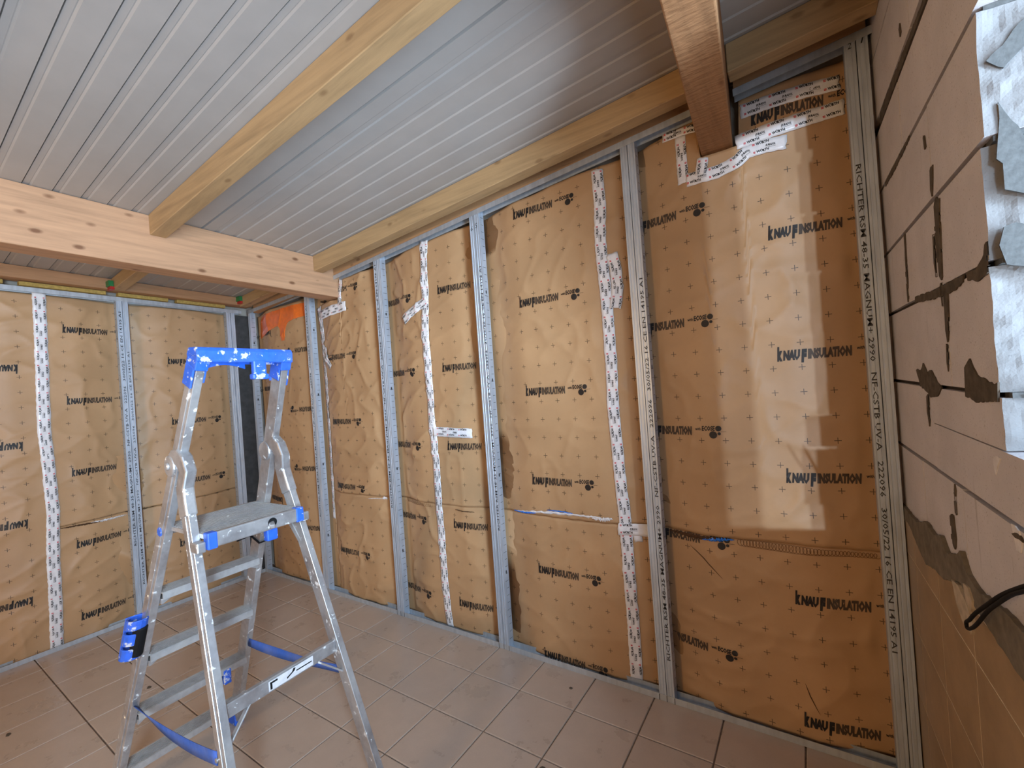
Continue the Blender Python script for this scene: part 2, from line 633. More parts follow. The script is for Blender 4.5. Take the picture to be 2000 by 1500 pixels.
def logo(parent, fn, u, v, flip=False, tilt=0.0):
    """one printed line of the facing: two-weight word mark, small words, three-dot mark"""
    mb = MB()
    s = -1.0 if flip else 1.0

    def g(a, b, lift=0.0020):
        return fn(u + s * (a - b * tilt * 0), v + s * (b + a * tilt), lift)
    put_text(mb, 'k', g, 0.0, 0.0, 0.052, 0.0205, 0, 0.085, 0.18)
    put_text(mb, 'NAU', g, 0.0205, 0.0, 0.036, 0.062, 0, 0.085, 0.18)
    put_text(mb, 'F', g, 0.083, -0.011, 0.047, 0.022, 0, 0.085, 0.18)
    put_text(mb, 'INSULATION', g, 0.106, 0.0, 0.036, 0.145, 1, 0.072, 0.14)
    put_text(mb, 'with', g, 0.266, 0.020, 0.013, 0.024, 0, 0.02, 0.1)
    put_text(mb, 'ECOSE', g, 0.294, 0.018, 0.021, 0.056, 0, 0.045, 0.1)
    disc(mb, g, 0.341, -0.001, 0.0165, 0)
    disc(mb, g, 0.364, 0.027, 0.0125, 0)
    disc(mb, g, 0.366, 0.004, 0.0068, 0)
    mb.add([g(0.372, 0.012), g(0.395, 0.012), g(0.395, 0.0135), g(0.372, 0.0135)], [(0, 1, 2, 3)], 1)
    return tag(mb.build('printed_logo', [MINK, MINK2], parent), kind='stuff')


def sheet(name, parent, fn, u0, u1, z0f, z1f, mat, step=0.0125, back=0.035, sgn=1, ragged=0.0):
    """a wrinkled facing with its edge turned back; z limits may be functions of u"""
    nu = max(2, int((u1 - u0) / step))
    zm = z1f((u0 + u1) / 2) - z0f((u0 + u1) / 2)
    nzv = max(2, int(zm / step))
    vs, fs = [], []
    for j in range(nzv + 1):
        for i in range(nu + 1):
            u = u0 + (u1 - u0) * i / nu
            a, b = z0f(u), z1f(u)
            z = a + (b - a) * j / nzv
            vs.append(fn(u, z))
    W = nu + 1
    for j in range(nzv):
        for i in range(nu):
            fs.append((j * W + i, j * W + i + 1, (j + 1) * W + i + 1, (j + 1) * W + i))
    # turned-back rim gives the slab its thickness
    rim = [i for i in range(W)] + [j * W + nu for j in range(1, nzv + 1)] + \
          [nzv * W + i for i in range(nu - 1, -1, -1)] + [j * W for j in range(nzv - 1, 0, -1)]
    o = len(vs)
    for k in rim:
        x, y, z = vs[k]
        vs.append((x, y + back, z) if sgn == 1 else (x - back, y, z))
    n = len(rim)
    for k in range(n):
        k2 = (k + 1) % n
        fs.append((rim[k2], rim[k], o + k, o + k2))
    fs.append(tuple(o + k for k in range(n)))
    mb = MB()
    mb.add(vs, fs, 0)
    return mb.build(name, mat, parent, smooth=True)


# ------------------------------------------------------------------ FLOOR
G = 0.303
fl = MB()
fl.box((-0.35, BACKY - 0.2, -0.12), (4.95, 0.35, -0.006))
floor = tag(fl.build('floor', MGROUT), 'beige square floor tiles with brown grout', None, None, 'structure')
tm = MB()
hw = (G - 0.006) / 2
t_in = hw - 0.0022
tm.hexa([(-hw, -hw, -0.009), (hw, -hw, -0.009), (hw, hw, -0.009), (-hw, hw, -0.009),
         (-hw, -hw, -0.002), (hw, -hw, -0.002), (hw, hw, -0.002), (-hw, hw, -0.002)])
tm.hexa([(-hw, -hw, -0.002), (hw, -hw, -0.002), (hw, hw, -0.002), (-hw, hw, -0.002),
         (-t_in, -t_in, 0), (t_in, -t_in, 0), (t_in, t_in, 0), (-t_in, t_in, 0)])
tile_me = tm.mesh('floor_tile', MFLOOR)
GX, GY = 2.6326, -0.2553
rows = range(-1, 16)
for i in range(-9, 7):
    for j in rows:
        x = GX + (i + 0.5) * G
        y = GY - (j + 0.5) * G
        if x < -0.1 or x > 4.75 or y < BACKY + 0.05:
            continue
        o = link('floor_tile', tile_me, floor)
        o.location = (x, y, random.uniform(-0.0004, 0.0004))

# ------------------------------------------------------------------ CEILING (ribbed roof panels)
cm = MB()
cm.hexa([(-0.3, 0.3, zc(-0.3, 0.3) + 0.05), (4.9, 0.3, zc(4.9, 0.3) + 0.05), (4.9, BACKY - .2, zc(4.9, BACKY - .2) + 0.05), (-0.3, BACKY - .2, zc(-0.3, BACKY - .2) + 0.05),
         (-0.3, 0.3, zc(-0.3, 0.3) + 0.14), (4.9, 0.3, zc(4.9, 0.3) + 0.14), (4.9, BACKY - .2, zc(4.9, BACKY - .2) + 0.14), (-0.3, BACKY - .2, zc(-0.3, BACKY - .2) + 0.14)])
ceiling = tag(cm.build('ceiling', MPLAST), 'pale grey ribbed roof panels above the timber beams', None, None, 'structure')


def roof_panel(ya, yb):
    """ya > yb; ribs every 10 cm: a shallow raised strip between two sloping edges"""
    prof = [(ya - 0.003, 0.012), (ya - 0.006, 0.0)]
    k0 = math.ceil((yb + 0.074) / 0.1)
    k = math.floor((ya + 0.074) / 0.1)
    while True:
        yl = k * 0.1 - 0.074      # light edge
        yd = yl - 0.027           # dark edge
        if yd < yb + 0.012:
            break
        if yl < ya - 0.012:
            prof += [(yl + 0.0030, 0.0), (yl - 0.0030, 0.0052), (yl - 0.006, 0.0042), (yd + 0.0024, 0.0042), (yd + 0.0016, 0.013), (yd - 0.0014, 0.013), (yd - 0.0022, 0.0)]
        k -= 1
    prof += [(yb + 0.006, 0.0), (yb + 0.003, 0.012)]
    full = prof + [(yb + 0.003, 0.05), (ya - 0.003, 0.05)]
    mb = MB()
    n = len(full)
    vs = [(-0.25, y, zc(-0.25, y) + d) for y, d in full] + [(4.85, y, zc(4.85, y) + d) for y, d in full]
    fs = [(i, (i + 1) % n, n + (i + 1) % n, n + i) for i in range(n)]
    fs += [tuple(range(n)), tuple(range(2 * n - 1, n - 1, -1))]
    mb.add(vs, fs)
    mb.build('roof_panel', MCEIL, ceiling)


for a, b in ((0.25, -0.87), (-0.87, -1.87), (-1.87, -2.87), (-2.87, -3.87), (-3.87, -5.15)):
    roof_panel(a, b)

# ------------------------------------------------------------------ WALLS behind the insulation
mb = MB()
mb.box((-0.35, 0.14, -0.1), (4.95, 0.30, 3.0))
tag(mb.build('wall_main', MPLAST), 'plain wall behind the brown insulation', None, None, 'structure')
mb = MB()
mb.box((-0.30, BACKY, -0.1), (-0.14, 0.30, 3.0))
mb.box((-0.14, BACKY, -0.005), (-0.02, -1.85, 2.9))
tag(mb.build('wall_left', MPLAST), 'plain wall behind the insulation opposite the block wall', None, None, 'structure')
# rear wall behind the viewer
mb = MB()
mb.box((-0.30, BACKY - 0.2, -0.1), (4.95, BACKY, 3.2))
tag(mb.build('wall_rear', MPLAST), 'plain rear wall behind the viewer', None, None, 'structure')

# ------------------------------------------------------------------ BLOCK WALL
WT = 0.20


def wall_slab(mb, ya, yb, z0, z1, inset=0.012):
    mb.hexa([(xr(ya) + inset, ya, z0), (xr(yb) + inset, yb, z0), (xr(yb) + WT, yb, z0), (xr(ya) + WT, ya, z0),
             (xr(ya) + inset, ya, z1), (xr(yb) + inset, yb, z1), (xr(yb) + WT, yb, z1), (xr(ya) + WT, ya, z1)])


mb = MB()
wall_slab(mb, 0.25, JAMB + 0.03, -0.1, 3.1)
wall_slab(mb, JAMB + 0.03, FARJ, -0.1, 0.90, 0.0)
wall_slab(mb, JAMB + 0.03, FARJ, 2.56, 3.1, 0.0)
wall_slab(mb, FARJ, BACKY - 0.1, -0.1, 3.1, 0.0)
wall_r = tag(mb.build('wall_right', MGAP), 'wall of pale aerated concrete blocks with a tiled foot', None, None, 'structure')


def block(ya, yb, z0, z1, broken=False, name='block', gap=0.003, skew=0.0):
    """one block; its free end may be roughly broken"""
    mb = MB()
    j = lambda: random.uniform(-0.0012, 0.0012)
    a, b = ya - gap, yb + gap
    c0, c1 = z0 + gap, z1 - gap
    nrow = 9 if broken else 1
    if not broken:
        px = [(a + j(), c0 + j() + skew * 0), (b + j(), c0 + j()), (b + j(), c1 + j()), (a + j(), c1 + j())]
        mb.add([(xr(y) + j(), y, z) for y, z in px] + [(xr(y) + WT, y, z) for y, z in px],
               [(3, 2, 1, 0), (4, 5, 6, 7), (0, 1, 5, 4), (1, 2, 6, 5), (2, 3, 7, 6), (3, 0, 4, 7)], 0)
    else:
        nx, nzz = 26, 28
        sd = random.uniform(0, 90)
        vs, fs = [], []
        for jz in range(nzz + 1):
            z = c0 + (c1 - c0) * jz / nzz
            for ix in range(nx + 1):
                t = ix / nx
                e = JAMB + 0.010 * nz(z * 9, t * 2, sd) + 0.004 * nz(z * 40, t * 9, sd) \
                    + (0.009 * nz(z * 12, t * 3, sd + 4) + 0.0022 * nz(z * 60, t * 14, sd + 8)) * smooth01(t * 6)
                e += yb - JAMB
                vs.append((xr(e) + WT * t, e, z))
        W = nx + 1
        for jz in range(nzz):
            for ix in range(nx):
                fs.append((jz * W + ix, jz * W + ix + 1, (jz + 1) * W + ix + 1, (jz + 1) * W + ix))
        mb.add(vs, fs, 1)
        # room face, outer face and the rest
        o = len(mb.v)
        col0 = [jz * W for jz in range(nzz + 1)]
        col1 = [jz * W + nx for jz in range(nzz + 1)]
        ring = [(xr(a), a, c0), (xr(a), a, c1), (xr(a) + WT, a, c0), (xr(a) + WT, a, c1)]
        mb.v += ring
        for f, mi in ((tuple(col0[::-1]) + (o, o + 1), 0), ((o + 2,) + tuple(col1) + (o + 3,), 0),
                      ((o, o + 1, o + 3, o + 2), 0),
                      (tuple(range(0, nx + 1)) + (o + 2, o), 0),
                      (tuple(nzz * W + i for i in range(nx, -1, -1)) + (o + 1, o + 3), 0)):
            mb.f.append(f)
            mb.m.append(mi)
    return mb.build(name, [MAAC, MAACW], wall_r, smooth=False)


courses = [(0.995, 1.222, [0.2, -0.285, -0.66, -1.20], False), (1.228, 1.452, [0.2, -0.45, -0.93], None),
           (1.458, 1.697, [0.2, -0.64, -0.92], True), (1.703, 1.917, [0.2, -0.27, -0.92], True),
           (1.923, 2.152, [0.2, -0.60, -0.94], True), (2.158, 2.362, [0.2, -0.33, -0.955], True),
           (2.405, 2.62, [0.2, -0.5, -0.95], True), (2.625, 2.95, [0.2, -0.3, -0.95], True)]
for z0, z1, ys, br in courses:
    for a, b in zip(ys, ys[1:]):
        last = b == ys[-1]
        if br is False and last:
            block(a, b, z0, z1)
        elif br is None and last:
            # this course: the broken reveal starts part-way up
            block(a, -1.10, z0, 1.352, False, gap=0.001)
            block(a, b, 1.353, z1, True, gap=0.0012)
        else:
            block(a, b, z0, z1, bool(br) and last)
for zj in (1.4555, 1.70, 1.92, 2.155, 2.3835, 2.6225):
    mbm = MB()
    hgt = 0.0225 if abs(zj - 2.3835) < .001 else 0.005
    mbm.box((xr(JAMB) + .012, JAMB - .006, zj - hgt), (xr(JAMB) + WT - .01, JAMB + .04, zj + hgt))
    mbm.build('mortar_bed', MMORT, wall_r)
# mortar patches clinging to the broken end
def patch(name, pts, fn, mats, parent, thick=0.004, label=None, cell=0.007, jag=0.0028):
    """irregular thin patch laid on a surface fn(u, v, lift); outline roughened, filled with small cells"""
    out = []
    n = len(pts)
    for i in range(n):
        (a, b), (c, d) = pts[i], pts[(i + 1) % n]
        k = max(1, int(math.hypot(c - a, d - b) / 0.012))
        for q in range(k):
            t = q / k
            e = jag if k > 1 else 0
            out.append((a + (c - a) * t + random.uniform(-e, e), b + (d - b) * t + random.uniform(-e, e)))
    us = [p[0] for p in out]
    lo_u, hi_u = min(us), max(us)
    nc = max(3, int((hi_u - lo_u) / cell))

    def cuts(u):
        r = []
        m = len(out)
        for i in range(m):
            (a, b), (c, d) = out[i], out[(i + 1) % m]
            if (a <= u < c) or (c <= u < a):
                r.append(b + (d - b) * (u - a) / (c - a))
        return sorted(r)
    mb = MB()
    for i in range(nc):
        ua = lo_u + (hi_u - lo_u) * i / nc
        ub = lo_u + (hi_u - lo_u) * (i + 1) / nc
        um = (ua + ub) / 2
        cm_ = cuts(um)
        ca, cb_ = cuts(ua + 1e-6), cuts(ub - 1e-6)
        for j in range(0, len(cm_) - 1, 2):
            la = (ca[j], ca[j + 1]) if len(ca) == len(cm_) else (cm_[j], cm_[j + 1])
            lb = (cb_[j], cb_[j + 1]) if len(cb_) == len(cm_) else (cm_[j], cm_[j + 1])
            rows_ = max(1, int((cm_[j + 1] - cm_[j]) / (cell * 1.6)))
            vs, fs = [], []
            for r in range(rows_ + 1):
                t = r / rows_
                vs += [fn(ua, la[0] + (la[1] - la[0]) * t, thick), fn(ub, lb[0] + (lb[1] - lb[0]) * t, thick)]
                if r:
                    fs.append((2 * r - 2, 2 * r - 1, 2 * r + 1, 2 * r))
            # little edges down to the surface
            m = len(vs)
            vs += [fn(ua, la[0], 0.0), fn(ub, lb[0], 0.0), fn(ua, la[1], 0.0), fn(ub, lb[1], 0.0)]
            fs += [(m, m + 1, 1, 0), (m - 2, m - 1, m + 3, m + 2)]
            mb.add(vs, fs)
    o = mb.build(name, mats, parent)
    if label:
        o['label'] = label
    return o


def on_block(y, z, lift=0.0):
    return (xr(y) - lift, y, z)


def on_rev(x, z, lift=0.0):
    return (x, JAMB - 0.009 - lift, z)


XJ = xr(JAMB)
patch('mortar_patch', [(XJ + .012, 1.915), (XJ + .02, 1.985), (XJ + .05, 1.90), (XJ + .10, 1.87), (XJ + .17, 1.86), (XJ + .17, 1.825), (XJ + .10, 1.80), (XJ + .06, 1.795), (XJ + .02, 1.83)], on_rev, MMORT, wall_r)
patch('mortar_patch', [(XJ + .010, 1.755), (XJ + .03, 1.765), (XJ + .09, 1.715), (XJ + .16, 1.70), (XJ + .16, 1.672), (XJ + .06, 1.672), (XJ + .012, 1.69)], on_rev, MMORT, wall_r)
patch('mortar_patch', [(XJ + .01, 2.06), (XJ + .05, 2.10), (XJ + .10, 2.14), (XJ + .15, 2.165), (XJ + .15, 2.15), (XJ + .09, 2.10), (XJ + .03, 2.035)], on_rev, MMORT, wall_r)
patch('mortar_patch', [(XJ + .03, 1.46), (XJ + .17, 1.468), (XJ + .17, 1.445), (XJ + .03, 1.448)], on_rev, MMORT, wall_r)
# dark mortar smears on the room face
SM = [
    [(-.625, 1.995), (-.600, 2.00), (-.590, 1.95), (-.598, 1.925)],
    [(-.655, 1.905), (-.63, 1.915), (-.608, 1.90), (-.602, 1.80), (-.605, 1.735), (-.630, 1.715), (-.642, 1.78), (-.648, 1.85)],
    [(-.622, 1.712), (-.608, 1.712), (-.610, 1.660), (-.622, 1.655)],
    [(-.288, 1.915), (-.272, 1.918), (-.262, 1.80), (-.258, 1.71), (-.266, 1.705), (-.278, 1.80)],
    [(-.592, 1.83), (-.580, 1.84), (-.574, 1.78), (-.583, 1.72), (-.590, 1.77)],
    [(-.668, 1.69), (-.640, 1.70), (-.628, 1.66), (-.628, 1.57), (-.640, 1.565), (-.655, 1.60)],
    [(-.635, 1.56), (-.625, 1.565), (-.618, 1.52), (-.625, 1.495), (-.634, 1.52)],
    [(-.90, 1.715), (-.86, 1.70), (-.80, 1.705), (-.80, 1.69), (-.86, 1.675), (-.92, 1.685), (-.925, 1.74), (-.912, 1.742)],
    [(-.78, 1.702), (-.55, 1.704), (-.35, 1.712), (-.35, 1.697), (-.55, 1.682), (-.70, 1.678), (-.78, 1.688)],
    [(-.36, 1.50), (-.39, 1.52), (-.43, 1.49), (-.47, 1.50), (-.52, 1.47), (-.56, 1.455), (-.52, 1.432), (-.44, 1.425), (-.40, 1.44), (-.34, 1.45), (-.30, 1.50)],
    [(-.40, 1.425), (-.42, 1.43), (-.415, 1.36), (-.405, 1.335), (-.395, 1.38)],
    [(-.74, 1.505), (-.78, 1.525), (-.82, 1.49), (-.90, 1.475), (-.925, 1.48), (-.925, 1.445), (-.80, 1.435), (-.74, 1.445)],
    [(-.05, 2.40), (-.30, 2.395), (-.60, 2.382), (-.90, 2.375), (-.90, 2.365), (-.30, 2.362), (-.05, 2.36)],
    [(-.42, 2.155), (-.20, 2.155), (-.05, 2.155), (-.05, 2.14), (-.20, 2.137), (-.42, 2.147)],
    [(-.545, 1.13), (-.575, 1.135), (-.585, 1.08), (-.565, 1.045), (-.55, 1.06)],
    [(-.60, 1.22), (-.612, 1.22), (-.600, 1.14), (-.592, 1.145)],
    [(-.935, 1.205), (-.955, 1.215), (-.98, 1.21), (-.98, 1.203)],
    [(-.56, 2.09), (-.573, 2.095), (-.577, 2.06), (-.563, 2.055)],
    [(-.40, 2.47), (-.415, 2.48), (-.42, 2.45), (-.405, 2.445)],
]
for s in SM:
    patch('mortar_smear', s, on_block, MCEM, wall_r, 0.003)
patch('paint_mark', [(-.872, 1.335), (-.905, 1.338), (-.89, 1.318), (-.868, 1.285)], on_block, MTORN, wall_r, 0.002)
patch('paint_mark', [(-.935, 1.225), (-.972, 1.215), (-.97, 1.18), (-.945, 1.18)], on_block, MTORN, wall_r, 0.002)
# cement band between blocks and tiles
patch('cement_band', [(0.1, 1.00), (-.08, 1.00), (-.20, 1.005), (-.30, 1.04), (-.40, 1.03), (-.47, 1.05), (-.52, 1.02), (-.60, 1.045), (-.64, 1.07), (-.68, 1.03), (-.75, 1.02), (-.9, 1.045), (-1.1, 1.05),
                      (-1.1, .945), (-.9, .955), (-.80, .965), (-.70, .975), (-.62, .985), (-.54, .955), (-.46, .93), (-.38, .925), (-.28, .90), (-.18, .92), (-.08, .955), (0.1, .96)], on_block, MCEM2, wall_r, 0.010)
patch('plaster_scab', [(-.57, .972), (-.62, .978), (-.68, .96), (-.72, .93), (-.70, .90), (-.64, .90), (-.60, .92)], on_block, plain('pale_plaster', (0.46, 0.38, 0.28), .9, 0, .2, 40), wall_r, 0.014)
patch('plaster_scab', [(-.665, 1.0), (-.70, 1.005), (-.725, .985), (-.71, .955), (-.675, .965)], on_block, bpy.data.materials['pale_plaster'], wall_r, 0.014)
# wall tiles
mb = MB()
mb.hexa([(xr(.1) - .0074, .1, 0), (xr(-1.1) - .0074, -1.1, 0), (xr(-1.1) + .02, -1.1, 0), (xr(.1) + .02, .1, 0),
         (xr(.1) - .0074, .1, .965), (xr(-1.1) - .0074, -1.1, .965), (xr(-1.1) + .02, -1.1, .965), (xr(.1) + .02, .1, .965)])
mb.build('tile_bed', MWGROUT, wall_r)
for z0, z1 in ((0.0, 0.085), (0.085, 0.335), (0.335, 0.585), (0.585, 0.838), (0.838, 0.962)):
    for ya, yb in ((0.1, -0.12), (-0.12, -0.405), (-0.405, -0.69), (-0.69, -0.975), (-0.975, -1.1)):
        g = 0.0026
        mb = MB()
        t = 0.008
        q = [(ya - g, z0 + g), (yb + g, z0 + g), (yb + g, z1 - g), (ya - g, z1 - g)]
        mb.add([(xr(y) - t, y, z) for y, z in q] + [(xr(y) - 0.002, y, z) for y, z in q],
               [(3, 2, 1, 0), (4, 5, 6, 7), (0, 1, 5, 4), (1, 2, 6, 5), (2, 3, 7, 6), (3, 0, 4, 7)])
        mb.build('wall_tile', MWTILE, wall_r)

# ------------------------------------------------------------------ TIMBER
def timber(name, a, b, mat, label, cat, group=None, bevel=0.003):
    """hexa from eight points, returned as one tagged thing"""
    mb = MB()
    mb.hexa(a + b)
    return tag(mb.build(name, mat, None, bevel=bevel), label, cat, group)


def zbl(y):
    return 2.309 - 0.018 * y


# big beam parallel to the far short wall
mb = MB()
YA, YB = 0.10, BACKY + 0.02
mb.hexa([(1.15, YA, zbl(YA)), (1.15, YB, zbl(YB)), (1.30, YB, zbl(YB)), (1.30, YA, zbl(YA)),
         (1.15, YA, zc(1.15, YA) - .001), (1.15, YB, zc(1.15, YB) - .001), (1.30, YB, zc(1.30, YB) - .001), (1.30, YA, zc(1.3, YA) - .001)])
beam1 = tag(mb.build('timber_beam', MWOOD, None, bevel=0.006, seg=2), 'long pale knotty pine beam crossing the room on the left', 'beam', 'cross beams under the roof')
# second big beam, steeply foreshortened at the top right
mb = MB()


def xb2(y):
    return 3.915 - 0.0775 * (y - 0.045)


zb2 = lambda y: 2.497 - 0.004 * y
YA = 0.09
mb.hexa([(xb2(YA), YA, zb2(YA)), (xb2(YB), YB, zb2(YB)), (xb2(YB) + .127, YB, zb2(YB)), (xb2(YA) + .127, YA, zb2(YA)),
         (xb2(YA), YA, zc(xb2(YA), YA) - .001), (xb2(YB), YB, zc(xb2(YB), YB) - .001), (xb2(YB) + .127, YB, zc(xb2(YB) + .127, YB) - .001), (xb2(YA) + .127, YA, zc(xb2(YA) + .127, YA) - .001)])
beam2 = tag(mb.build('timber_beam', MROUGH, None, bevel=0.005, seg=2), 'reddish rough-sawn beam end above the taped patch', 'beam', 'cross beams under the roof')


def rafter(xa, xb, ya, yb, label, group='rafters under the roof panels', depth=0.113, xoff=None, mat=None, name='rafter'):
    """ya < yb"""
    P = []
    for dz in (depth, 0.0015):
        for (x, y) in ((xa, ya), (xb if xoff is None else xoff(ya), ya), (xb if xoff is None else xoff(yb), yb), (xa, yb)):
            P.append((x, y, zc(x, y) - dz))
    mb = MB()
    mb.hexa(P)
    return tag(mb.build(name, mat or MRAFT, None, bevel=0.003), label, 'rafter', group)


rafter(1.301, 3.9, -1.131, -1.055, 'rafter in the middle of the ceiling, yellow-brown, running away to the beam', xoff=lambda y: xb2(y) - .001)
rafter(1.301, 3.9, -0.160, -0.085, 'long rafter along the insulated wall between the two beams', xoff=lambda y: xb2(y) - .001)
rafter(4.06, 4.52, -0.160, -0.085, 'short rafter between the rough-sawn beam end and the block wall')
rafter(0.105, 1.149, -0.985, -0.915, 'rafter stub behind the pale beam with coloured shims at its end', 'short rafters behind the pale beam', 0.085)
rafter(0.105, 1.149, -0.115, -0.050, 'rafter stub behind the pale beam in the room corner', 'short rafters behind the pale beam', 0.085)
rafter(1.301, 4.05, -2.09, -2.015, 'rafter overhead behind the viewer beyond the frame', xoff=lambda y: xb2(y) - .001)
# plastic shims
for y in (-1.004, -0.128):
    mb = MB()
    mb.box((0.100, y - .012, 2.452), (0.16, y + .016, 2.492))
    tag(mb.build('plastic_shim', MGREEN), 'green plastic shim beside the rafter stub ' + ('by the left edge' if y < -1 else 'in the corner'), 'shim', 'coloured shims')
    mb = MB()
    mb.box((0.100, y - .004, 2.430), (0.16, y + .020, 2.4515))
    tag(mb.build('plastic_shim', MREDP), 'red plastic shim under the green one ' + ('by the left edge' if y < -1 else 'in the corner'), 'shim', 'coloured shims')

# sloping boards over the top track
def board(xa, xb, label):
    mb = MB()
    P = []
    for dz in (0.0015, 0.115):
        for x, y in ((xa, 0.002), (xb, 0.002), (xb, 0.055), (xa, 0.055)):
            P.append((x, y, min(zrail(x) + dz, zc(x, y) - 0.001)))
    mb.hexa(P)
    return tag(mb.build('wall_board', MBOARD, None, bevel=0.002), label, 'board', 'boards above the top track')


board(1.302, 3.905, 'long brown board between top track and rafter on the insulated wall')
board(4.062, 4.50, 'short brown board above the top track beside the block wall')
board(0.10, 1.148, 'brown board above the top track in the far corner')
# wall plate on the short wall
mb = MB()
P = []
for top in (0, 1):
    for x, y in ((-0.02, BACKY + .02), (0.10, BACKY + .02), (0.10, -0.12 if 0 else -0.002), (-0.02, -0.002)):
        P.append((x, y, (zc(x, y) - .0015) if top else 2.426 - 0.020 * (y + .15)))
mb.hexa(P)
tag(mb.build('wall_plate', MPLATE, None, bevel=0.003), 'brown timber wall plate above the far short wall', 'wall plate')
# yellow wool strips between plate and track
for i, (ya, yb) in enumerate(((-1.60, -1.50), (-1.43, -1.00), (-0.93, -0.62), (-0.56, -0.20))):
    mb = MB()
    z = lambda y: 2.4005 - 0.017 * (y + .15)
    P = [(-0.02, ya, z(ya)), (0.03, ya, z(ya)), (0.03, yb, z(yb)), (-0.02, yb, z(yb)),
         (-0.02, ya, z(ya) + .024), (0.03, ya, z(ya) + .024), (0.03, yb, z(yb) + .024), (-0.02, yb, z(yb) + .024)]
    mb.hexa(P)
    where = ['at the left edge of the frame', 'left of the stud with the wide tape', 'right of the stud on the short wall', 'nearest the corner'][i]
    tag(mb.build('wool_strip', MYEL), 'thin yellow strip under the wall plate ' + where, 'insulation', 'yellow strips under the wall plate')

# ------------------------------------------------------------------ TRACKS (U rails)
def track(label, A, B, inward, up, name='floor_track', z0=None, z1=None, depth=0.052, h=0.030, t=0.0015, lip=-0.002):
    """U channel between two floor points; 'up' +1 flanges rise, -1 flanges hang"""
    A, B = Vector(A), Vector(B)
    n = Vector(inward)
    mb = MB()
    za, zb = (z0, z1)

    def slab(o0, o1, d0, d1):
        P = []
        for dz in (d0, d1):
            for q, zz, o in ((A, za, o0), (B, zb, o0), (B, zb, o1), (A, za, o1)):
                p = q + n * o
                P.append((p.x, p.y, zz + up * dz))
        mb.hexa(P)
    slab(lip, depth, 0, t)
    slab(lip, lip + t, t, h)
    slab(depth - t, depth, t, h)
    return tag(mb.build(name, MTRACK), label, 'track', 'steel tracks')


track('steel floor track along the long insulated wall', (0.0, 0, 0), (4.52, 0, 0), (0, 1, 0), 1, z0=0.0005, z1=0.0005)
track('steel floor track along the short wall at the left', (0, -0.002, 0), (0, -1.84, 0), (-1, 0, 0), 1, z0=0.0005, z1=0.0005)
track('sloping top track of the long wall between the two beams', (1.303, 0, 0), (3.90, 0, 0), (0, 1, 0), -1, 'top_track', zrail(1.303), zrail(3.90))
track('top track between rough-sawn beam end and block wall', (4.06, 0, 0), (4.52, 0, 0), (0, 1, 0), -1, 'top_track', zrail(4.06), zrail(4.52))
track('top track in the far corner behind the pale beam', (0.0, 0, 0), (1.148, 0, 0), (0, 1, 0), -1, 'top_track', zrail(0.0) + .045, zrail(1.148) - .005)
track('top track along the short wall at the left', (0, -0.056, 0), (0, -1.84, 0), (-1, 0, 0), -1, 'top_track', 2.396, 2.426)

# ------------------------------------------------------------------ STUDS
def c_profile(s):
    """closed outline of a 48/35 C stud, open towards the seam of the pair, web outwards. (u, depth)"""
    t = 0.0012
    g = 0.0013
    e = 0.0015                       # half of the slit between the two studs
    o = [(.035, 0), (.029, 0), (.0275, g), (.0255, g), (.024, 0), (.014, 0), (.0125, g), (.0105, g), (.009, 0), (e, 0), (e, .007)]
    i = [(e + t, .007), (e + t, t), (.0085, t), (.010, g + t), (.013, g + t), (.0145, t), (.0235, t), (.025, g + t), (.028, g + t), (.0295, t), (.035 - t, t)]
    k = [(.035 - t, .048 - t), (e + t, .048 - t), (e + t, .041), (e, .041), (e, .048), (.035, .048)]
    return [(s * a, d) for a, d in o + i + k]


def stud(u, s, z1, wall, label, ticks=False):
    mb = MB()
    if wall == 'main':
        f = lambda z: (lambda a, d: (u + a, d, z))
    else:
        f = lambda z: (lambda a, d: (-d, u + a, z))
    mb.prism(c_profile(s), f(0.0025), f(z1))
    o = tag(mb.build('metal_stud', MSTEEL), label, 'stud', 'galvanised studs')
    if ticks:
        tk = MB()
        a = s * 0.0356
        z = 0.06
        k = 0
        while z < z1 - 0.03:
            d0, d1 = (.010, .040) if k % 4 == 0 else (.018, .040)
            pts = [(a, d0, z), (a, d1, z), (a, d1, z + .0022), (a, d0, z + .0022)]
            tk.add([(u + p[0], p[1], p[2]) if wall == 'main' else (-p[1], u + p[0], p[2]) for p in pts], [(0, 1, 2, 3)])
            z += .042
            k += 1
        for z in (0.45, 1.02, 1.58, 2.1):
            if z < z1:
                n = 12
                P = []
                for q in range(n):
                    an = q * 2 * math.pi / n
                    d, zz = .024 + .006 * math.cos(an), z + .011 * math.sin(an)
                    P.append((u + a, d, zz) if wall == 'main' else (-d, u + a, zz))
                tk.add(P, [tuple(range(n))])
        tag(tk.build('stamped_marks', MSTAMP, o), kind='stuff')
    return o


PRINT = 'RICHTER RSM 48-35 MAGNUM+ 2990   NF-CSTB UV-A   222096   30/05/22 16 CE EN 14195 A1'


def stud_print(o, u, z, wall, down=False, h=0.016, text=PRINT, length=1.75, side=1):
    """ink stamp running along a flange; reads upward, or downward"""
    mb = MB()
    if wall == 'main':
        fn = lambda a, b, lift: (u + a, -lift, z + b)
    else:
        fn = lambda a, b, lift: (lift, u + a, z + b)
    put_text(mb, text, fn, 0, 0, h, length, 0, 0.012, 0.0, -math.pi / 2 if down else math.pi / 2, 0.0006)
    tag(mb.build('stamped_print', MSTAMP, o), kind='stuff')


def marker(o, s, u, z, h=0.03):
    mb = MB()
    fn = lambda a, b, lift: (u + a, -lift, z + b)
    put_text(mb, s, fn, 0, 0, h, h * .55, 0, 0.0, 0.3, 0.12, 0.0007)
    mb.build('marker_number', MBLACK, o)


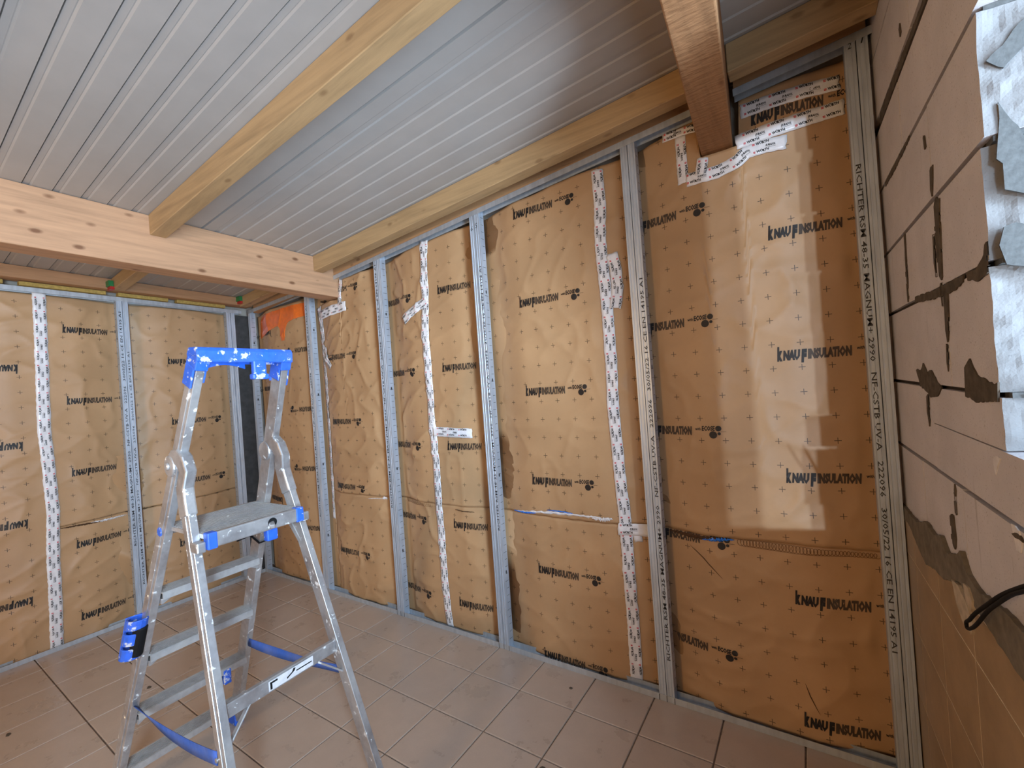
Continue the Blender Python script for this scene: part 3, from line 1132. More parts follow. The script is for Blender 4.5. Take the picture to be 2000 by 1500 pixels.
zt = lambda x: zrail(x) - 0.003
S = {}
names = {'s5': 'beside the block wall', 's4': 'below and left of the rough-sawn beam end', 's3': 'between the two long tapes',
         's2': 'right of the pale beam end', 's1': 'under the pale beam end'}
for k, x in STUD.items():
    ztop = zt(x) if k != 's1' else zrail(x) + .010
    for s, side in ((-1, 'left'), (1, 'right')):
        S[k, s] = stud(x, s, ztop, 'main', '%s stud of the steel pair %s' % (side, names[k]), ticks=(s == 1))
S['s0', 1] = stud(-0.002, 1, zrail(0) + .04, 'main', 'single steel stud in the room corner on the long wall', True)
for k, y in LSTUD.items():
    nm = {'l0': 'nearest the corner on the short wall', 'l1': 'right of the wide tape on the short wall'}[k]
    for s, side in ((-1, 'left'), (1, 'right')):
        S[k, s] = stud(y, s, 2.392 - .018 * (y + .15), 'left', '%s stud of the steel pair %s' % (side, nm), ticks=(s == -1))

stud_print(S['s5', -1], 4.442, 2.26, 'main', True, 0.016, PRINT, 1.80)
stud_print(S['s4', 1], 3.630, 0.20, 'main', False, 0.016, PRINT, 1.80)
stud_print(S['s3', 1], 2.696, 0.70, 'main', False, 0.014, PRINT, 1.55)
stud_print(S['s2', -1], 1.775, 0.9, 'main', True, 0.014, PRINT, 1.5) if 0 else stud_print(S['s2', -1], 1.785, 0.75, 'main', False, 0.015, PRINT, 1.70)
stud_print(S['s1', -1], 0.925, 0.6, 'main', False, 0.015, PRINT, 1.70)
stud_print(S['l1', -1], -0.914, 0.55, 'left', False, 0.015, PRINT, 1.75)
stud_print(S['l1', 1], -0.880, 0.25, 'left', False, 0.012, PRINT, 1.75)
marker(S['s3', -1], '6', 2.642, zt(2.668) - .115)
marker(S['s3', 1], '5', 2.677, zt(2.668) - .105)
marker(S['s5', -1], '2', 4.444, zt(4.468) - .05, .024)
marker(S['s5', 1], '1', 4.482, zt(4.468) - .045, .024)
# marker ticks on the floor track below the stud pairs
for x in (STUD['s4'], STUD['s3'], STUD['s2']):
    for d in (-.035, 0.0, .036):
        mb = MB()
        mb.add([(x + d - .0015, -.0028, .0), (x + d + .0015, -.0028, .0), (x + d + .0015, -.0028, .029), (x + d - .0015, -.0028, .029)], [(0, 1, 2, 3)])
        mb.build('marker_line', MBLACK, S['s4', 1] if x == STUD['s4'] else (S['s3', 1] if x == STUD['s3'] else S['s2', 1]))

# ------------------------------------------------------------------ INSULATION PANELS
def seam(u):
    return 0.80 + 0.010 * nz(u * 3.0, 1.0, 5.0) + 0.004 * nz(u * 23.0, 3.0, 5.0)


def topm(x):
    return zrail(x) - 0.038 + 0.005 * nz(x * 9, 0, 2)


def panel(label, wall, key, u0, u1, zlo, zhi):
    e = link('insulation_panel', None)
    e.empty_display_size = 0.1
    tag(e, label, 'insulation', 'kraft-faced insulation panels')
    fn = on_main if wall == 'main' else on_left
    sheet('kraft_facing', e, fn, u0, u1, zlo, zhi, KR[key], sgn=1 if wall == 'main' else -1)
    return e


lo = lambda u: 0.008
seam_lo = lambda u: seam(u) - 0.003
seam_hi = lambda u: seam(u) + 0.003
XA, XB_, XC = 1.008, 2.192, 3.430
pA1 = panel('upper brown insulation panel beside the block wall', 'main', 'A', XC + .002, 4.505, seam_hi, lambda x: topm(x) if x < 3.9 or x > 4.07 else min(topm(x), 2.486))
pA0 = panel('lower brown insulation panel beside the block wall', 'main', 'A', XC + .002, 4.505, lo, seam_lo)
pB1 = panel('upper brown insulation panel in the middle of the long wall, between the long tapes', 'main', 'B', XB_ + .002, XC - .002, seam_hi, topm)
pB0 = panel('lower brown insulation panel in the middle of the long wall, between the long tapes', 'main', 'B', XB_ + .002, XC - .002, lo, seam_lo)
pC1 = panel('upper crumpled insulation panel right of the pale beam end', 'main', 'C', XA + .002, XB_ - .002, seam_hi, lambda x: topm(x) if x > 1.31 else 2.298)
pC0 = panel('lower insulation panel right of the pale beam end', 'main', 'C', XA + .002, XB_ - .002, lo, seam_lo)
pD = panel('insulation panel in the far corner with an orange patch at its top', 'main', 'D', 0.003, XA - .002, lo, lambda x: min(topm(x) + .03, 2.372 if x < 1.0 else 2.29))
lt = lambda y: 2.360 - .018 * (y + .15)
pLA1 = panel('upper insulation panel on the short wall, right of the wide tape', 'left', 'LA', -1.338, -0.116, seam_hi, lt)
pLA0 = panel('lower insulation panel on the short wall, right of the wide tape', 'left', 'LA', -1.338, -0.116, lo, seam_lo)
mb = MB()
mb.box((-0.064, -0.112, 0.01), (-0.058, 0.06, 2.36))  # dark strip added to shade the corner gap, hiding the pale wall behind
tag(mb.build('corner_gap_shade', plain('dark_gap_film', (0.055, 0.052, 0.05), .5, 0, .3, 20)), 'dark grey film strip added as shade in the corner gap between studs', 'film')
pLB = panel('insulation panel at the left edge of the frame, its print upside down', 'left', 'LB', -1.82, -1.342, lo, lt)

for k in range(5):
    z = 2.250 - .4965 * k
    logo(pA1 if z > .8 else pA0, on_main, 3.540, z)
for k in range(5):
    z = 2.064 - .5 * k
    logo(pA1 if z > .8 else pA0, on_main, 4.146, z)
logo(pA1, on_main, 4.115, 2.552)
for k in range(5):
    z = 2.163 - .5 * k
    logo(pB1 if z > .8 else pB0, on_main, 2.303, z)
for k in range(6):
    z = 2.480 - .5 * k
    logo(pB1 if z > .8 else pB0, on_main, 2.916, max(z, 0.005))
for k in range(5):
    z = 2.345 - .503 * k
    if k == 0:
        logo(pC1, on_main, 1.100, 2.345 - .06) if 0 else None
        continue
    logo(pC1 if z > .8 else pC0, on_main, 1.085, z)
for k in range(5):
    z = 2.165 - .5 * k
    logo(pC1 if z > .8 else pC0, on_main, 1.690, z)
for k in range(4):
    logo(pD, on_main, 0.905, 1.985 - .5 * k + (0), True)
for k in range(4):
    logo(pD, on_main, 0.297, 2.19 - .5 * k, True)
for k in range(5):
    z = 2.134 - .5 * k
    logo(pLA1 if z > .8 else pLA0, on_left, -1.230, z)
for k in range(4):
    z = 1.917 - .492 * k
    logo(pLA1 if z > .8 else pLA0, on_left, -0.628, z)
for k in range(5):
    z = 2.395 - .505 * k
    if z < 2.38:
        logo(pLB, on_left, -1.45, z + .012, True)
mbk = logo(pC1, on_main, 1.155, 2.345)


# torn edges along the horizontal seams
def tear(parent, fn, pts, h, mat, name='torn_edge', lift=0.003, n=40, jag=0.6):
    up_, dn = [], []
    for i in range(n + 1):
        t = i / n * (len(pts) - 1)
        k = min(int(t), len(pts) - 2)
        q = t - k
        u = pts[k][0] + (pts[k + 1][0] - pts[k][0]) * q
        z = pts[k][1] + (pts[k + 1][1] - pts[k][1]) * q
        env = math.sin(math.pi * min(1, max(0, i / n))) ** 0.5
        up_.append((u, z + h * env * (0.4 + jag * random.random())))
        dn.append((u, z - h * env * (0.2 + jag * random.random())))
    mb = MB()
    vs, fs = [], []
    for a, b in zip(up_, dn):
        vs += [fn(a[0], a[1], lift + random.uniform(0, .003)), fn(a[0], (a[1] + b[1]) / 2, lift + .004 + random.uniform(0, .004)), fn(b[0], b[1], lift)]
    for i in range(n):
        for r in (0, 1):
            fs.append((i * 3 + r, i * 3 + r + 1, i * 3 + r + 4, i * 3 + r + 3))
    mb.add(vs, fs)
    return mb.build(name, mat, parent)


tear(pB1, on_main, [(2.78, .808), (2.95, .822), (3.10, .826), (3.25, .827), (3.33, .828)], .012, MTORN)
tear(pB1, on_main, [(2.755, .806), (2.85, .806), (2.93, .814)], .010, MFILM, 'blue_film', .0016)
tear(pB1, on_main, [(3.00, .838), (3.10, .836), (3.16, .833)], .006, MFILM, 'blue_film', .0016)
tear(pB1, on_main, [(3.27, .822), (3.33, .818), (3.38, .826)], .016, MTORN)
tear(pB0, on_main, [(2.33, .778), (2.40, .772), (2.475, .772)], .005, MTEAR, n=16)
tear(pA1, on_main, [(3.643, .792), (3.73, .784), (3.82, .784), (3.93, .794)], .014, MTEAR)
tear(pA0, on_main, [(3.80, .780), (3.87, .786), (3.935, .795)], .012, MFILM, 'blue_film', .006)
tear(pC1, on_main, [(1.475, .779), (1.56, .785), (1.64, .784)], .005, MTORN)
tear(pC1, on_main, [(1.615, .79), (1.665, .79)], .016, MTORN, n=10)
tear(pLA1, on_left, [(-1.309, .790), (-1.194, .783), (-1.086, .776)], .009, MTEAR)
tear(pLA1, on_left, [(-1.15, .785), (-1.06, .776), (-.934, .778)], .012, MTORN)
tear(pLA1, on_left, [(-.86, .795), (-.76, .800)], .004, MTEAR, n=16)


def coil(parent, fn, a, b, r, name='glue_loops', turns=34):
    """a run of overlapping thin brown glue loops"""
    mb = MB()
    n = turns * 10
    P = []
    for i in range(n + 1):
        t = i / n
        an = t * turns * 2 * math.pi
        rr = r * (0.8 + .2 * math.sin(t * 5))
        P.append((a[0] + (b[0] - a[0]) * t + rr * .75 * math.cos(an), a[1] + (b[1] - a[1]) * t + rr * math.sin(an)))
    vs, fs = [], []
    for i, (u, z) in enumerate(P):
        u1, z1 = P[min(i + 1, n)]
        u0, z0 = P[max(i - 1, 0)]
        L = math.hypot(u1 - u0, z1 - z0) or 1
        nx, nzv = -(z1 - z0) / L * .0011, (u1 - u0) / L * .0011
        vs += [fn(u + nx, z + nzv, .0022), fn(u - nx, z - nzv, .0022)]
        if i:
            fs.append((2 * i - 2, 2 * i - 1, 2 * i + 1, 2 * i))
    mb.add(vs, fs)
    return mb.build(name, plain('brown_glue', (0.20, 0.095, 0.035), .5, 0, .2) if 'brown_glue' not in bpy.data.materials else bpy.data.materials['brown_glue'], parent)


coil(pA0, on_main, (3.95, .786), (4.43, .781), .0165, turns=40)
coil(pC0, on_main, (1.85, .797), (2.12, .782), .014, turns=16)


def crease(parent, fn, pts, wd=0.0022):
    mb = MB()
    vs, fs = [], []
    n = 14
    for i in range(n + 1):
        t = i / n * (len(pts) - 1)
        k = min(int(t), len(pts) - 2)
        q = t - k
        u = pts[k][0] + (pts[k + 1][0] - pts[k][0]) * q
        z = pts[k][1] + (pts[k + 1][1] - pts[k][1]) * q
        e = wd * math.sin(math.pi * i / n) + .0003
        vs += [fn(u + e * .7, z + e * .7, .0014), fn(u - e * .7, z - e * .7, .0014)]
        if i:
            fs.append((2 * i - 2, 2 * i - 1, 2 * i + 1, 2 * i))
    mb.add(vs, fs)
    return mb.build('paper_tear', MTEAR, parent)


crease(pA0, on_main, [(3.739, .742), (3.80, .69), (3.876, .612)], .002)
crease(pA0, on_main, [(4.16, .235), (4.175, .185), (4.205, .12)], .002)

# orange film patch in the corner
o_pts = [(.05, 2.14), (.055, 2.26), (.10, 2.33), (.30, 2.345), (.55, 2.352), (.83, 2.352), (.83, 2.25), (.66, 2.235), (.56, 2.215), (.53, 2.15), (.52, 2.07), (.46, 2.075), (.455, 2.16), (.42, 2.215), (.30, 2.19), (.18, 2.165)]
of = patch('orange_patch', o_pts, on_main, MORANGE, pD, 0.0035, 'crinkled orange film patch')


# ------------------------------------------------------------------ TAPES
def tape(label, fn, pts, width, seed, lift=0.004, cat='tape', group='printed white sealing tapes', taper=None, name='sealing_tape', prints=True):
    rnd = random.Random(seed)
    # resample
    L = [0.0]
    for a, b in zip(pts, pts[1:]):
        L.append(L[-1] + math.hypot(b[0] - a[0], b[1] - a[1]))
    tot = L[-1]

    def at(s):
        s = max(0, min(tot, s))
        for k in range(len(pts) - 1):
            if s <= L[k + 1] or k == len(pts) - 2:
                q = (s - L[k]) / (L[k + 1] - L[k])
                # smooth tangent
                return (pts[k][0] + (pts[k + 1][0] - pts[k][0]) * q, pts[k][1] + (pts[k + 1][1] - pts[k][1]) * q)

    def frame(s):
        a, b = at(s - .03), at(s + .03)
        d = math.hypot(b[0] - a[0], b[1] - a[1]) or 1
        return at(s), ((b[0] - a[0]) / d, (b[1] - a[1]) / d)

    def surf(s, t, l=0.0):
        (u, z), (tx, tz) = frame(s)
        wd = width * (taper(s / tot) if taper else 1)
        return fn(u - tz * t * wd, z + tx * t * wd, lift + l)
    n = max(3, int(tot / 0.014))
    nw = 4
    vs, fs = [], []
    for i in range(n + 1):
        s = tot * i / n
        for j in range(nw + 1):
            t = j / nw - .5
            e = rnd.uniform(-.025, .025) if j in (0, nw) else 0
            ss = s
            if i in (0, n):
                ss = s + rnd.uniform(-.006, .006)
            vs.append(surf(ss, t + e, rnd.uniform(-.0003, .0009)))
    W = nw + 1
    for i in range(n):
        for j in range(nw):
            fs.append((i * W + j, i * W + j + 1, (i + 1) * W + j + 1, (i + 1) * W + j))
    mb = MB()
    mb.add(vs, fs)
    o = tag(mb.build(name, MTAPE, None, smooth=True), label, cat, group)
    sol = o.modifiers.new('thickness', 'SOLIDIFY')
    sol.thickness = 0.0005
    if prints:
        pb = MB()
        per = 0.092
        s = rnd.uniform(0, .03) + .004
        row = 0
        while s < tot - .02:
            for lane, off in ((-.33, 0.0), (-.02, .046), (.27, 0.0)):
                q = s + off
                if q + .05 > tot:
                    continue
                g = lambda a, b, l, q=q, lane=lane: surf(q + a, lane + b / width, .0014)
                if lane == -.02:
                    put_text(pb, 'EURASOL', g, 0, 0, .0085, .036, 0, .05, .3)
                    pb.add([g(.0, -.005, 0), g(.036, -.005, 0), g(.036, -.0038, 0), g(.0, -.0038, 0)], [(0, 1, 2, 3)], 0)
                else:
                    pb.add([g(0, 0, 0), g(.0085, 0, 0), g(.0085, .0034, 0), g(0, .0034, 0)], [(0, 1, 2, 3)], 1)
                    pb.add([g(0, .0046, 0), g(.0085, .0046, 0), g(.0085, .008, 0), g(0, .008, 0)], [(0, 1, 2, 3)], 1)
                    put_text(pb, 'WÜRTH', g, .0120, 0, .0105, .046, 0, .05, 0)
            s += per
        if pb.f:
            tag(pb.build('printed_lettering', [MINK, MRED], o), kind='stuff')
    return o


T1 = [(3.424, 2.60), (3.427, 2.416), (3.417, 2.211), (3.428, 1.898), (3.427, 1.64), (3.421, 1.382), (3.428, 1.124), (3.438, .867), (3.439, .739), (3.441, .483), (3.443, .228), (3.438, .012)]
T2 = [(2.226, 2.525), (2.205, 2.361), (2.203, 2.226), (2.184, 1.96), (2.181, 1.69), (2.180, 1.42), (2.188, 1.218), (2.186, .914), (2.190, .646), (2.191, .377), (2.201, .111), (2.215, .008)]
T3 = [(.975, 2.29), (.995, 2.117), (1.005, 1.909), (1.010, 1.661), (1.003, 1.25), (.992, .878), (.982, .568)]
LT = [(-1.331, 2.395), (-1.335, 2.159), (-1.342, 1.743), (-1.350, 1.467), (-1.339, 1.189), (-1.333, .911), (-1.346, .639), (-1.350, .297), (-1.357, .012)]
tape('long vertical printed tape left of the stud pair by the rough-sawn beam', on_main, T1, .058, 1)
tape('short tape piece bulging beside the upper part of the right long tape', on_main, [(3.468, 2.165), (3.482, 2.09), (3.485, 1.99), (3.466, 1.885)], .056, 2, .006)
tape('short horizontal tape piece running behind the stud from the right long tape', on_main, [(3.40, .778), (3.555, .778)], .060, 3, .0065)
tape('small tape scrap under the short horizontal tape by the stud', on_main, [(3.487, .765), (3.497, .715)], .040, 4, .0025)
tape('long vertical printed tape between the second and third stud pairs', on_main, T2, .060, 5)
tape('slanting tape piece joining the middle long tape near its top', on_main, [(2.215, 2.140), (1.978, 2.036)], .060, 6, .0065)
tape('horizontal tape piece branching right from the middle long tape', on_main, [(2.187, 1.278), (2.50, 1.262)], .060, 7, .0065)
tape('thin tapering tape right of the stud pair under the pale beam', on_main, T3, .060, 8, taper=lambda t: 1.10 - .50 * t)
tape('short crinkled tape under the end of the pale beam', on_main, [(.985, 2.215), (1.18, 2.222), (1.385, 2.232)], .072, 9, .0075)
tape('short upright tape beside the end of the pale beam', on_main, [(1.348, 2.435), (1.318, 2.345), (1.315, 2.25)], .05, 10, .0055)
tape('crumpled tape scrap beside the thin tapering tape', on_main, [(1.030, 1.945), (1.068, 1.87), (1.128, 1.785)], .055, 11, .007)
tape('upper slanting tape between rough-sawn beam end and block wall', on_main, [(4.079, 2.617), (4.422, 2.621)], .058, 12)
tape('second slanting tape right of the rough-sawn beam end', on_main, [(4.053, 2.497), (4.25, 2.508), (4.432, 2.524)], .060, 13)
tape('stepped tape under the rough-sawn beam end', on_main, [(3.845, 2.402), (3.972, 2.400), (4.054, 2.418), (4.091, 2.445), (4.17, 2.447), (4.236, 2.440)], .056, 14)
tape('short upright tape left of the rough-sawn beam end', on_main, [(3.832, 2.610), (3.832, 2.395)], .048, 15, .0025)
tape('short level tape at the top left of the rough-sawn beam end', on_main, [(3.752, 2.632), (3.905, 2.618)], .034, 16, .006)
tape('tiny upright tape tab below the rough-sawn beam end', on_main, [(3.922, 2.480), (3.908, 2.405)], .046, 17, .0065)
tape('wide vertical printed tape on the short wall at the left', on_left, LT, .066, 18)

# ------------------------------------------------------------------ LADDER
lad = link('step_ladder', None)
lad.location = (1.821, -1.320, 0)
lad.rotation_euler = (0, 0, 0.0242)
tag(lad, 'paint-spattered aluminium platform step ladder with blue top tray', 'ladder')
HT, ZH, ZP = 1.712, 1.347, 1.130
LEAN, WB, WTp = 0.762, 0.462, 0.281
DF, WSB, WSH = 1.09, 0.478, 0.330
DH = LEAN * ZH / HT + 0.04


def rp(side, z, dx=0.0, dy=0.0):
    return Vector((LEAN * z / HT + dx, side * (WB + (WTp - WB) * z / HT) / 2 + dy, z))


def sp(side, z, dx=0.0, dy=0.0):
    t = z / ZH
    return Vector((DF + (DH - DF) * t + dx, side * (WSB + (WSH - WSB) * t) / 2 + dy, z))


for s in (-1, 1):
    mb = MB()
    # climbing rail: box section with rounded outer edge
    mb.bar(rp(s, 0.03), rp(s, HT - .02), (1, 0, 0), 0.060, 0.026)
    mb.bar(rp(s, 0.05, 0.0, s * .0145), rp(s, HT - .03, 0.0, s * .0145), (1, 0, 0), 0.028, 0.004)
    mb.build('rail', MALU, lad, bevel=0.005, seg=2)
    mb = MB()
    mb.bar(sp(s, 0.03), sp(s, ZH - .10), (1, 0, 0), 0.052, 0.025)
    mb.bar(sp(s, 0.05, 0.0, s * .014), sp(s, ZH - .08, 0.0, s * .014), (1, 0, 0), 0.020, 0.004)
    mb.build('support_leg', MALU, lad, bevel=0.005, seg=2)
    # hinge: round boss and curved shoulder down to the leg
    mb = MB()
    c = rp(s, ZH, -.012, s * .014)
    mb.cyl(c - Vector((0, s * .034, 0)), (0, s, 0), 0.038, 0.044, 24)
    P0 = rp(s, ZH)
    yy = (rp(s, ZH).y + sp(s, ZH).y) / 2
    arch = [(P0.x - .010, yy, ZH + .012), (P0.x + .012, yy, ZH + .030), (P0.x + .038, yy, ZH + .032), (P0.x + .062, yy, ZH + .016),
            (P0.x + .080, yy, ZH - .016), (sp(s, ZH - .07).x + .004, sp(s, ZH - .07).y, ZH - .07), tuple(sp(s, ZH - .12)), tuple(sp(s, ZH - .165))]
    mb.sweep(arch, (0, 1, 0), 0.036, 0.056)
    mb.build('hinge', MALU, lad, bevel=0.006, seg=2)
    mb = MB()
    mb.cyl(c + Vector((0, s * .010, 0)), (0, s, 0), 0.014, 0.008, 16, 0, 0.011)
    mb.build('pivot_bolt', MALU, lad, smooth=False, bevel=0.002)
    # feet
    for f, nm in ((rp(s, 0.0), 'foot'), (sp(s, 0.0), 'foot')):
        mb = MB()
        x, y = f.x, f.y
        mb.hexa([(x - .045, y - .022, 0.0), (x + .045, y - .022, 0.0), (x + .045, y + .022, 0.0), (x - .045, y + .022, 0.0),
                 (x - .030, y - .018, .052), (x + .036, y - .018, .052), (x + .036, y + .018, .052), (x - .030, y + .018, .052)])
        mb.build(nm, MBLUE, lad, bevel=0.006, seg=2)

# steps
for k in range(1, 5):
    z = ZP - .247 * k
    c0, c1 = rp(-1, z), rp(1, z)
    y0, y1 = c0.y + .012, c1.y - .012
    x = c0.x
    mb = MB()
    prof = [(-.040, -.026), (-.034, -.026), (-.034, -.004)]
    top = []
    for i in range(9):
        a = -.036 + i * .009
        top += [(a, 0.0), (a + .0045, 0.0), (a + .0045, -.0022), (a + .009, -.0022)]
    prof = [(-.040, -.026), (-.037, -.026), (-.037, -.005), (.041, -.005), (.041, -.026), (.046, -.026), (.046, 0.0)] + [(a, b) for a, b in reversed(top) if a < .045] + [(-.040, 0.0)]
    mb.prism(prof, lambda a, b: (x + a, y0, z + b), lambda a, b: (x + a, y1, z + b))
    st = mb.build('step', MALU2, lad)
    for yy, sg in ((y0, 1), (y1, -1)):
        br = MB()
        br.hexa([(x - .03, yy, z - .045), (x + .03, yy, z - .045), (x + .03, yy + sg * .003, z - .045), (x - .03, yy + sg * .003, z - .045),
                 (x - .03, yy, z - .026), (x + .03, yy, z - .026), (x + .03, yy + sg * .04, z - .026), (x - .03, yy + sg * .04, z - .026)])
        br.build('step_bracket', MALU, st)
    for sg in (-1, 1):
        q = rp(sg, z - .012)
        rv = MB()
        rv.cyl((q.x, q.y + sg * .0155, q.z), (0, sg, 0), .013, .003, 16, 0, .010)
        rv.build('rivet', MALU, st)

# platform: ribbed deck, front edge profile, blue end caps
XP0, XP1 = 0.455, 0.772
hwp = 0.166
mb = MB()
mb.box((XP0, -hwp, ZP - .014), (XP1 - .004, hwp, ZP))
for i in range(17):
    x = XP0 + .012 + i * .0175
    mb.box((x, -hwp + .004, ZP), (x + .009, hwp - .004, ZP + .0016))
deck = mb.build('platform', MALU2, lad)
mb = MB()
mb.box((XP1 - .006, -hwp + .014, ZP - .046), (XP1 + .020, hwp - .014, ZP + .003))
mb.build('platform_edge', MALU, deck, bevel=.005, seg=2)
mb = MB()
mb.box((XP0 - .012, -hwp + .01, ZP - .040), (XP0 + .010, hwp - .01, ZP - .001))
mb.build('platform_edge', MALU, deck, bevel=.004)
for s in (-1, 1):
    mb = MB()
    mb.box((XP1 - .010, min(s * (hwp - .030), s * hwp), ZP - .049), (XP1 + .0225, max(s * (hwp - .030), s * hwp), ZP + .005))
    mb.build('end_cap', MBLUE, deck, bevel=.004, seg=2)
    mb = MB()
    mb.box((XP1 - .040, min(s * hwp, s * (hwp + .028)), ZP - .055), (XP1 + .012, max(s * hwp, s * (hwp + .028)), ZP - .020))
    mb.build('platform_hook', MALU, deck, bevel=.005, seg=2)
    mb = MB()
    mb.box((XP0 - .005, min(s * (hwp - .008), s * (hwp + .004)), ZP - .036), (XP0 + .060, max(s * (hwp - .008), s * (hwp + .004)), ZP - .004))
    mb.build('end_cap', MBLUE, deck, bevel=.004)
    # brace from deck to support leg
    mb = MB()
    q = sp(s, ZP - .14)
    mb.bar((XP1 - .10, s * (hwp - .004), ZP - .030), (q.x - .012, q.y - s * .010, q.z), (0, 1, 0), .006, .022)
    mb.build('brace', MALU, lad, bevel=.002)
mb = MB()
q = rp(-1, ZP - .015)
mb.cyl((q.x, q.y - .016, q.z), (0, -1, 0), .017, .003, 18, 0, .015)
mb.build('pivot_cap', MBLUE, lad)
# latch in the middle of the front edge
mb = MB()
mb.cyl((XP1 + .0195, .045, ZP - .020), (1, 0, 0), .016, .002, 18)
mb.build('latch_hole', MBLACK, deck)
mb = MB()
mb.bar((XP1 + .012, .045, ZP - .021), (XP1 + .046, .030, ZP - .030), (0, 0, 1), .014, .018)
mb.build('latch', MALU, deck, bevel=.003)
mb = MB()
mb.box((XP1 - .02, .030, ZP - .088), (XP1 + .008, .070, ZP - .047))
mb.build('latch_handle', MBLUE, deck, bevel=.005, seg=2)

# top tray / handle in blue plastic
tl, tr_ = rp(-1, HT), rp(1, HT)
tray = MB()
y0, y1 = tl.y - .022, tr_.y + .022
xt = tl.x
prof = [(-.030, -.030), (-.036, .006), (-.022, .026), (.030, .022), (.038, .010), (.036, -.026), (.030, -.028), (.028, -.008), (-.020, -.006), (-.024, -.030)]
tray.prism(prof, lambda a, b: (xt + a, y0, HT + b + .002), lambda a, b: (xt + a, y1, HT + b + .002))
tr_o = tray.build('top_tray', MBLUE, lad, bevel=.003)
for s, c in ((-1, tl), (1, tr_)):
    mb = MB()
    d = (rp(s, HT) - rp(s, HT - .1))
    b0 = rp(s, HT - .085)
    mb.bar(rp(s, HT - .040), rp(s, HT + .010), (1, 0, 0), .072, .040)
    for q in (-1, 1):
        mb.bar(rp(s, HT - (.098 if q == s else .080), -.004, q * .0175), rp(s, HT - .030, -.004, q * .0175), (1, 0, 0), .062, .007)
    mb.bar(rp(s, HT - .085, -.034), rp(s, HT - .030, -.034), (1, 0, 0), .007, .040)
    mb.build('rail_cap', MBLUE, tr_o, bevel=.006, seg=2)
mb = MB()
mb.box((xt + .018, .012, HT - .078), (xt + .040, .058, HT - .018))
mb.box((xt + .016, .006, HT - .086), (xt + .044, .064, HT - .066))
mb.build('tool_clip', MBLUE, tr_o, bevel=.005, seg=2)
mb = MB()
arc = []
for i in range(11):
    t = i / 10
    arc.append((y0 + .045 + (.02 - y0 - .05) * t, -.032 - .014 * math.sin(math.pi * t) * -1 - .012))
mb.prism([(a, b) for a, b in arc] + [(arc[-1][0], -.020), (arc[0][0], -.020)],
         lambda a, b: (xt - .030, a, HT + b), lambda a, b: (xt - .024, a, HT + b))
mb.build('tray_skirt', MBLUE, tr_o)

# cross bar of the support frame, with sticker
zcb = 0.610
a, b = sp(-1, zcb, -.004), sp(1, zcb, -.004)
mb = MB()
mb.bar(a + Vector((0, .010, 0)), b - Vector((0, .010, 0)), (0, 0, 1), .045, .020)
cb = mb.build('cross_bar', MALU, lad, bevel=.003)
mb = MB()
fx = a.x + .0112
mb.add([(fx, -.06, zcb - .016), (fx, .10, zcb - .016), (fx, .10, zcb + .016), (fx, -.06, zcb + .016)], [(0, 1, 2, 3)])
mb.build('sticker', MTORN, cb)
mb = MB()
for P in ([(-.055, -.012), (-.048, -.012), (-.048, .006), (-.030, .006), (-.030, .012), (-.055, .012)],
          [(.002, -.010), (.030, .004), (.034, .012), (.026, .014), (.020, .004), (.002, -.004)],
          [(.036, -.002), (.094, -.002), (.094, .002), (.036, .002)]):
    mb.add([(fx + .0006, u, zcb + v) for u, v in P], [tuple(range(len(P)))])
tag(mb.build('sticker_print', MBLACK, cb), kind='stuff')
for s in (-1, 1):
    mb = MB()
    q0 = sp(s, zcb - .02)
    mb.bar((a.x, s * .115, zcb - .016), sp(s, zcb - .095, -.004, -s * .006), (1, 0, 0), .018, .006)
    mb.build('brace', MALU, lad, bevel=.002)

# blue safety straps from the steps side to the support legs
for s, sagk in ((-1, .022), (1, .012)):
    A = rp(s, .46 if s > 0 else .425, .030, -s * .004)
    B = sp(s, .505, -.016, s * .0145)
    mb = MB()
    n = 18
    vs, fs = [], []
    for i in range(n + 1):
        t = i / n
        p = A.lerp(B, t) - Vector((0, 0, sagk * 4 * t * (1 - t)))
        tw = (1 - t) ** 3 * .8 if s < 0 else .25 * math.sin(6 * t)
        wv = Vector((0, s * math.sin(tw), math.cos(tw))) * (.021 * (.55 + .45 * min(1, t * 5)) if s < 0 else .018)
        vs += [p - wv, p + wv]
        if i:
            fs.append((2 * i - 2, 2 * i - 1, 2 * i + 1, 2 * i))
    mb.add(vs, fs)
    o = mb.build('safety_strap', MSTRAP, lad, smooth=True)
    m_ = o.modifiers.new('thickness', 'SOLIDIFY')
    m_.thickness = .002
    mb = MB()
    mb.cyl(B + Vector((0, s * .001, -.004)), (0, s, 0), .007, .004, 12)
    mb.build('strap_rivet', MALU, o)

# blue and black tool holder on the left rail
zh0 = .725
t_dir = (rp(-1, 1) - rp(-1, 0)).normalized()
base = rp(-1, zh0, .006, -.026)
mb = MB()
n = 14
ro, ri = .034, .026
for z0, z1 in ((-.085, -.035), (-.02, .03), (.045, .085)):
    vs = []
    for zz in (z0, z1):
        for r in (ro, ri):
            for k in range(n):
                an = 2 * math.pi * k / n
                p = base + t_dir * zz + Vector((r * 1.15 * math.cos(an), r * math.sin(an) - .010, 0))
                vs.append(p)
    fs = []
    for k in range(n):
        k2 = (k + 1) % n
        fs += [(k, k2, 2 * n + k2, 2 * n + k), (n + k2, n + k, 3 * n + k, 3 * n + k2), (k2, k, n + k, n + k2), (2 * n + k, 2 * n + k2, 3 * n + k2, 3 * n + k)]
    mb.add(vs, fs)
mb.bar(base + t_dir * -.085 + Vector((-.034, -.010, 0)), base + t_dir * .085 + Vector((-.034, -.010, 0)), (0, 1, 0), .05, .006)
holder = mb.build('tool_holder', MBLUE, lad, bevel=.002)
mb = MB()
mb.cyl(base + t_dir * -.07 + Vector((.022, -.004, 0)), t_dir, .021, .125, 18)
mb.build('holder_grip', MBLACK, holder, bevel=.004)
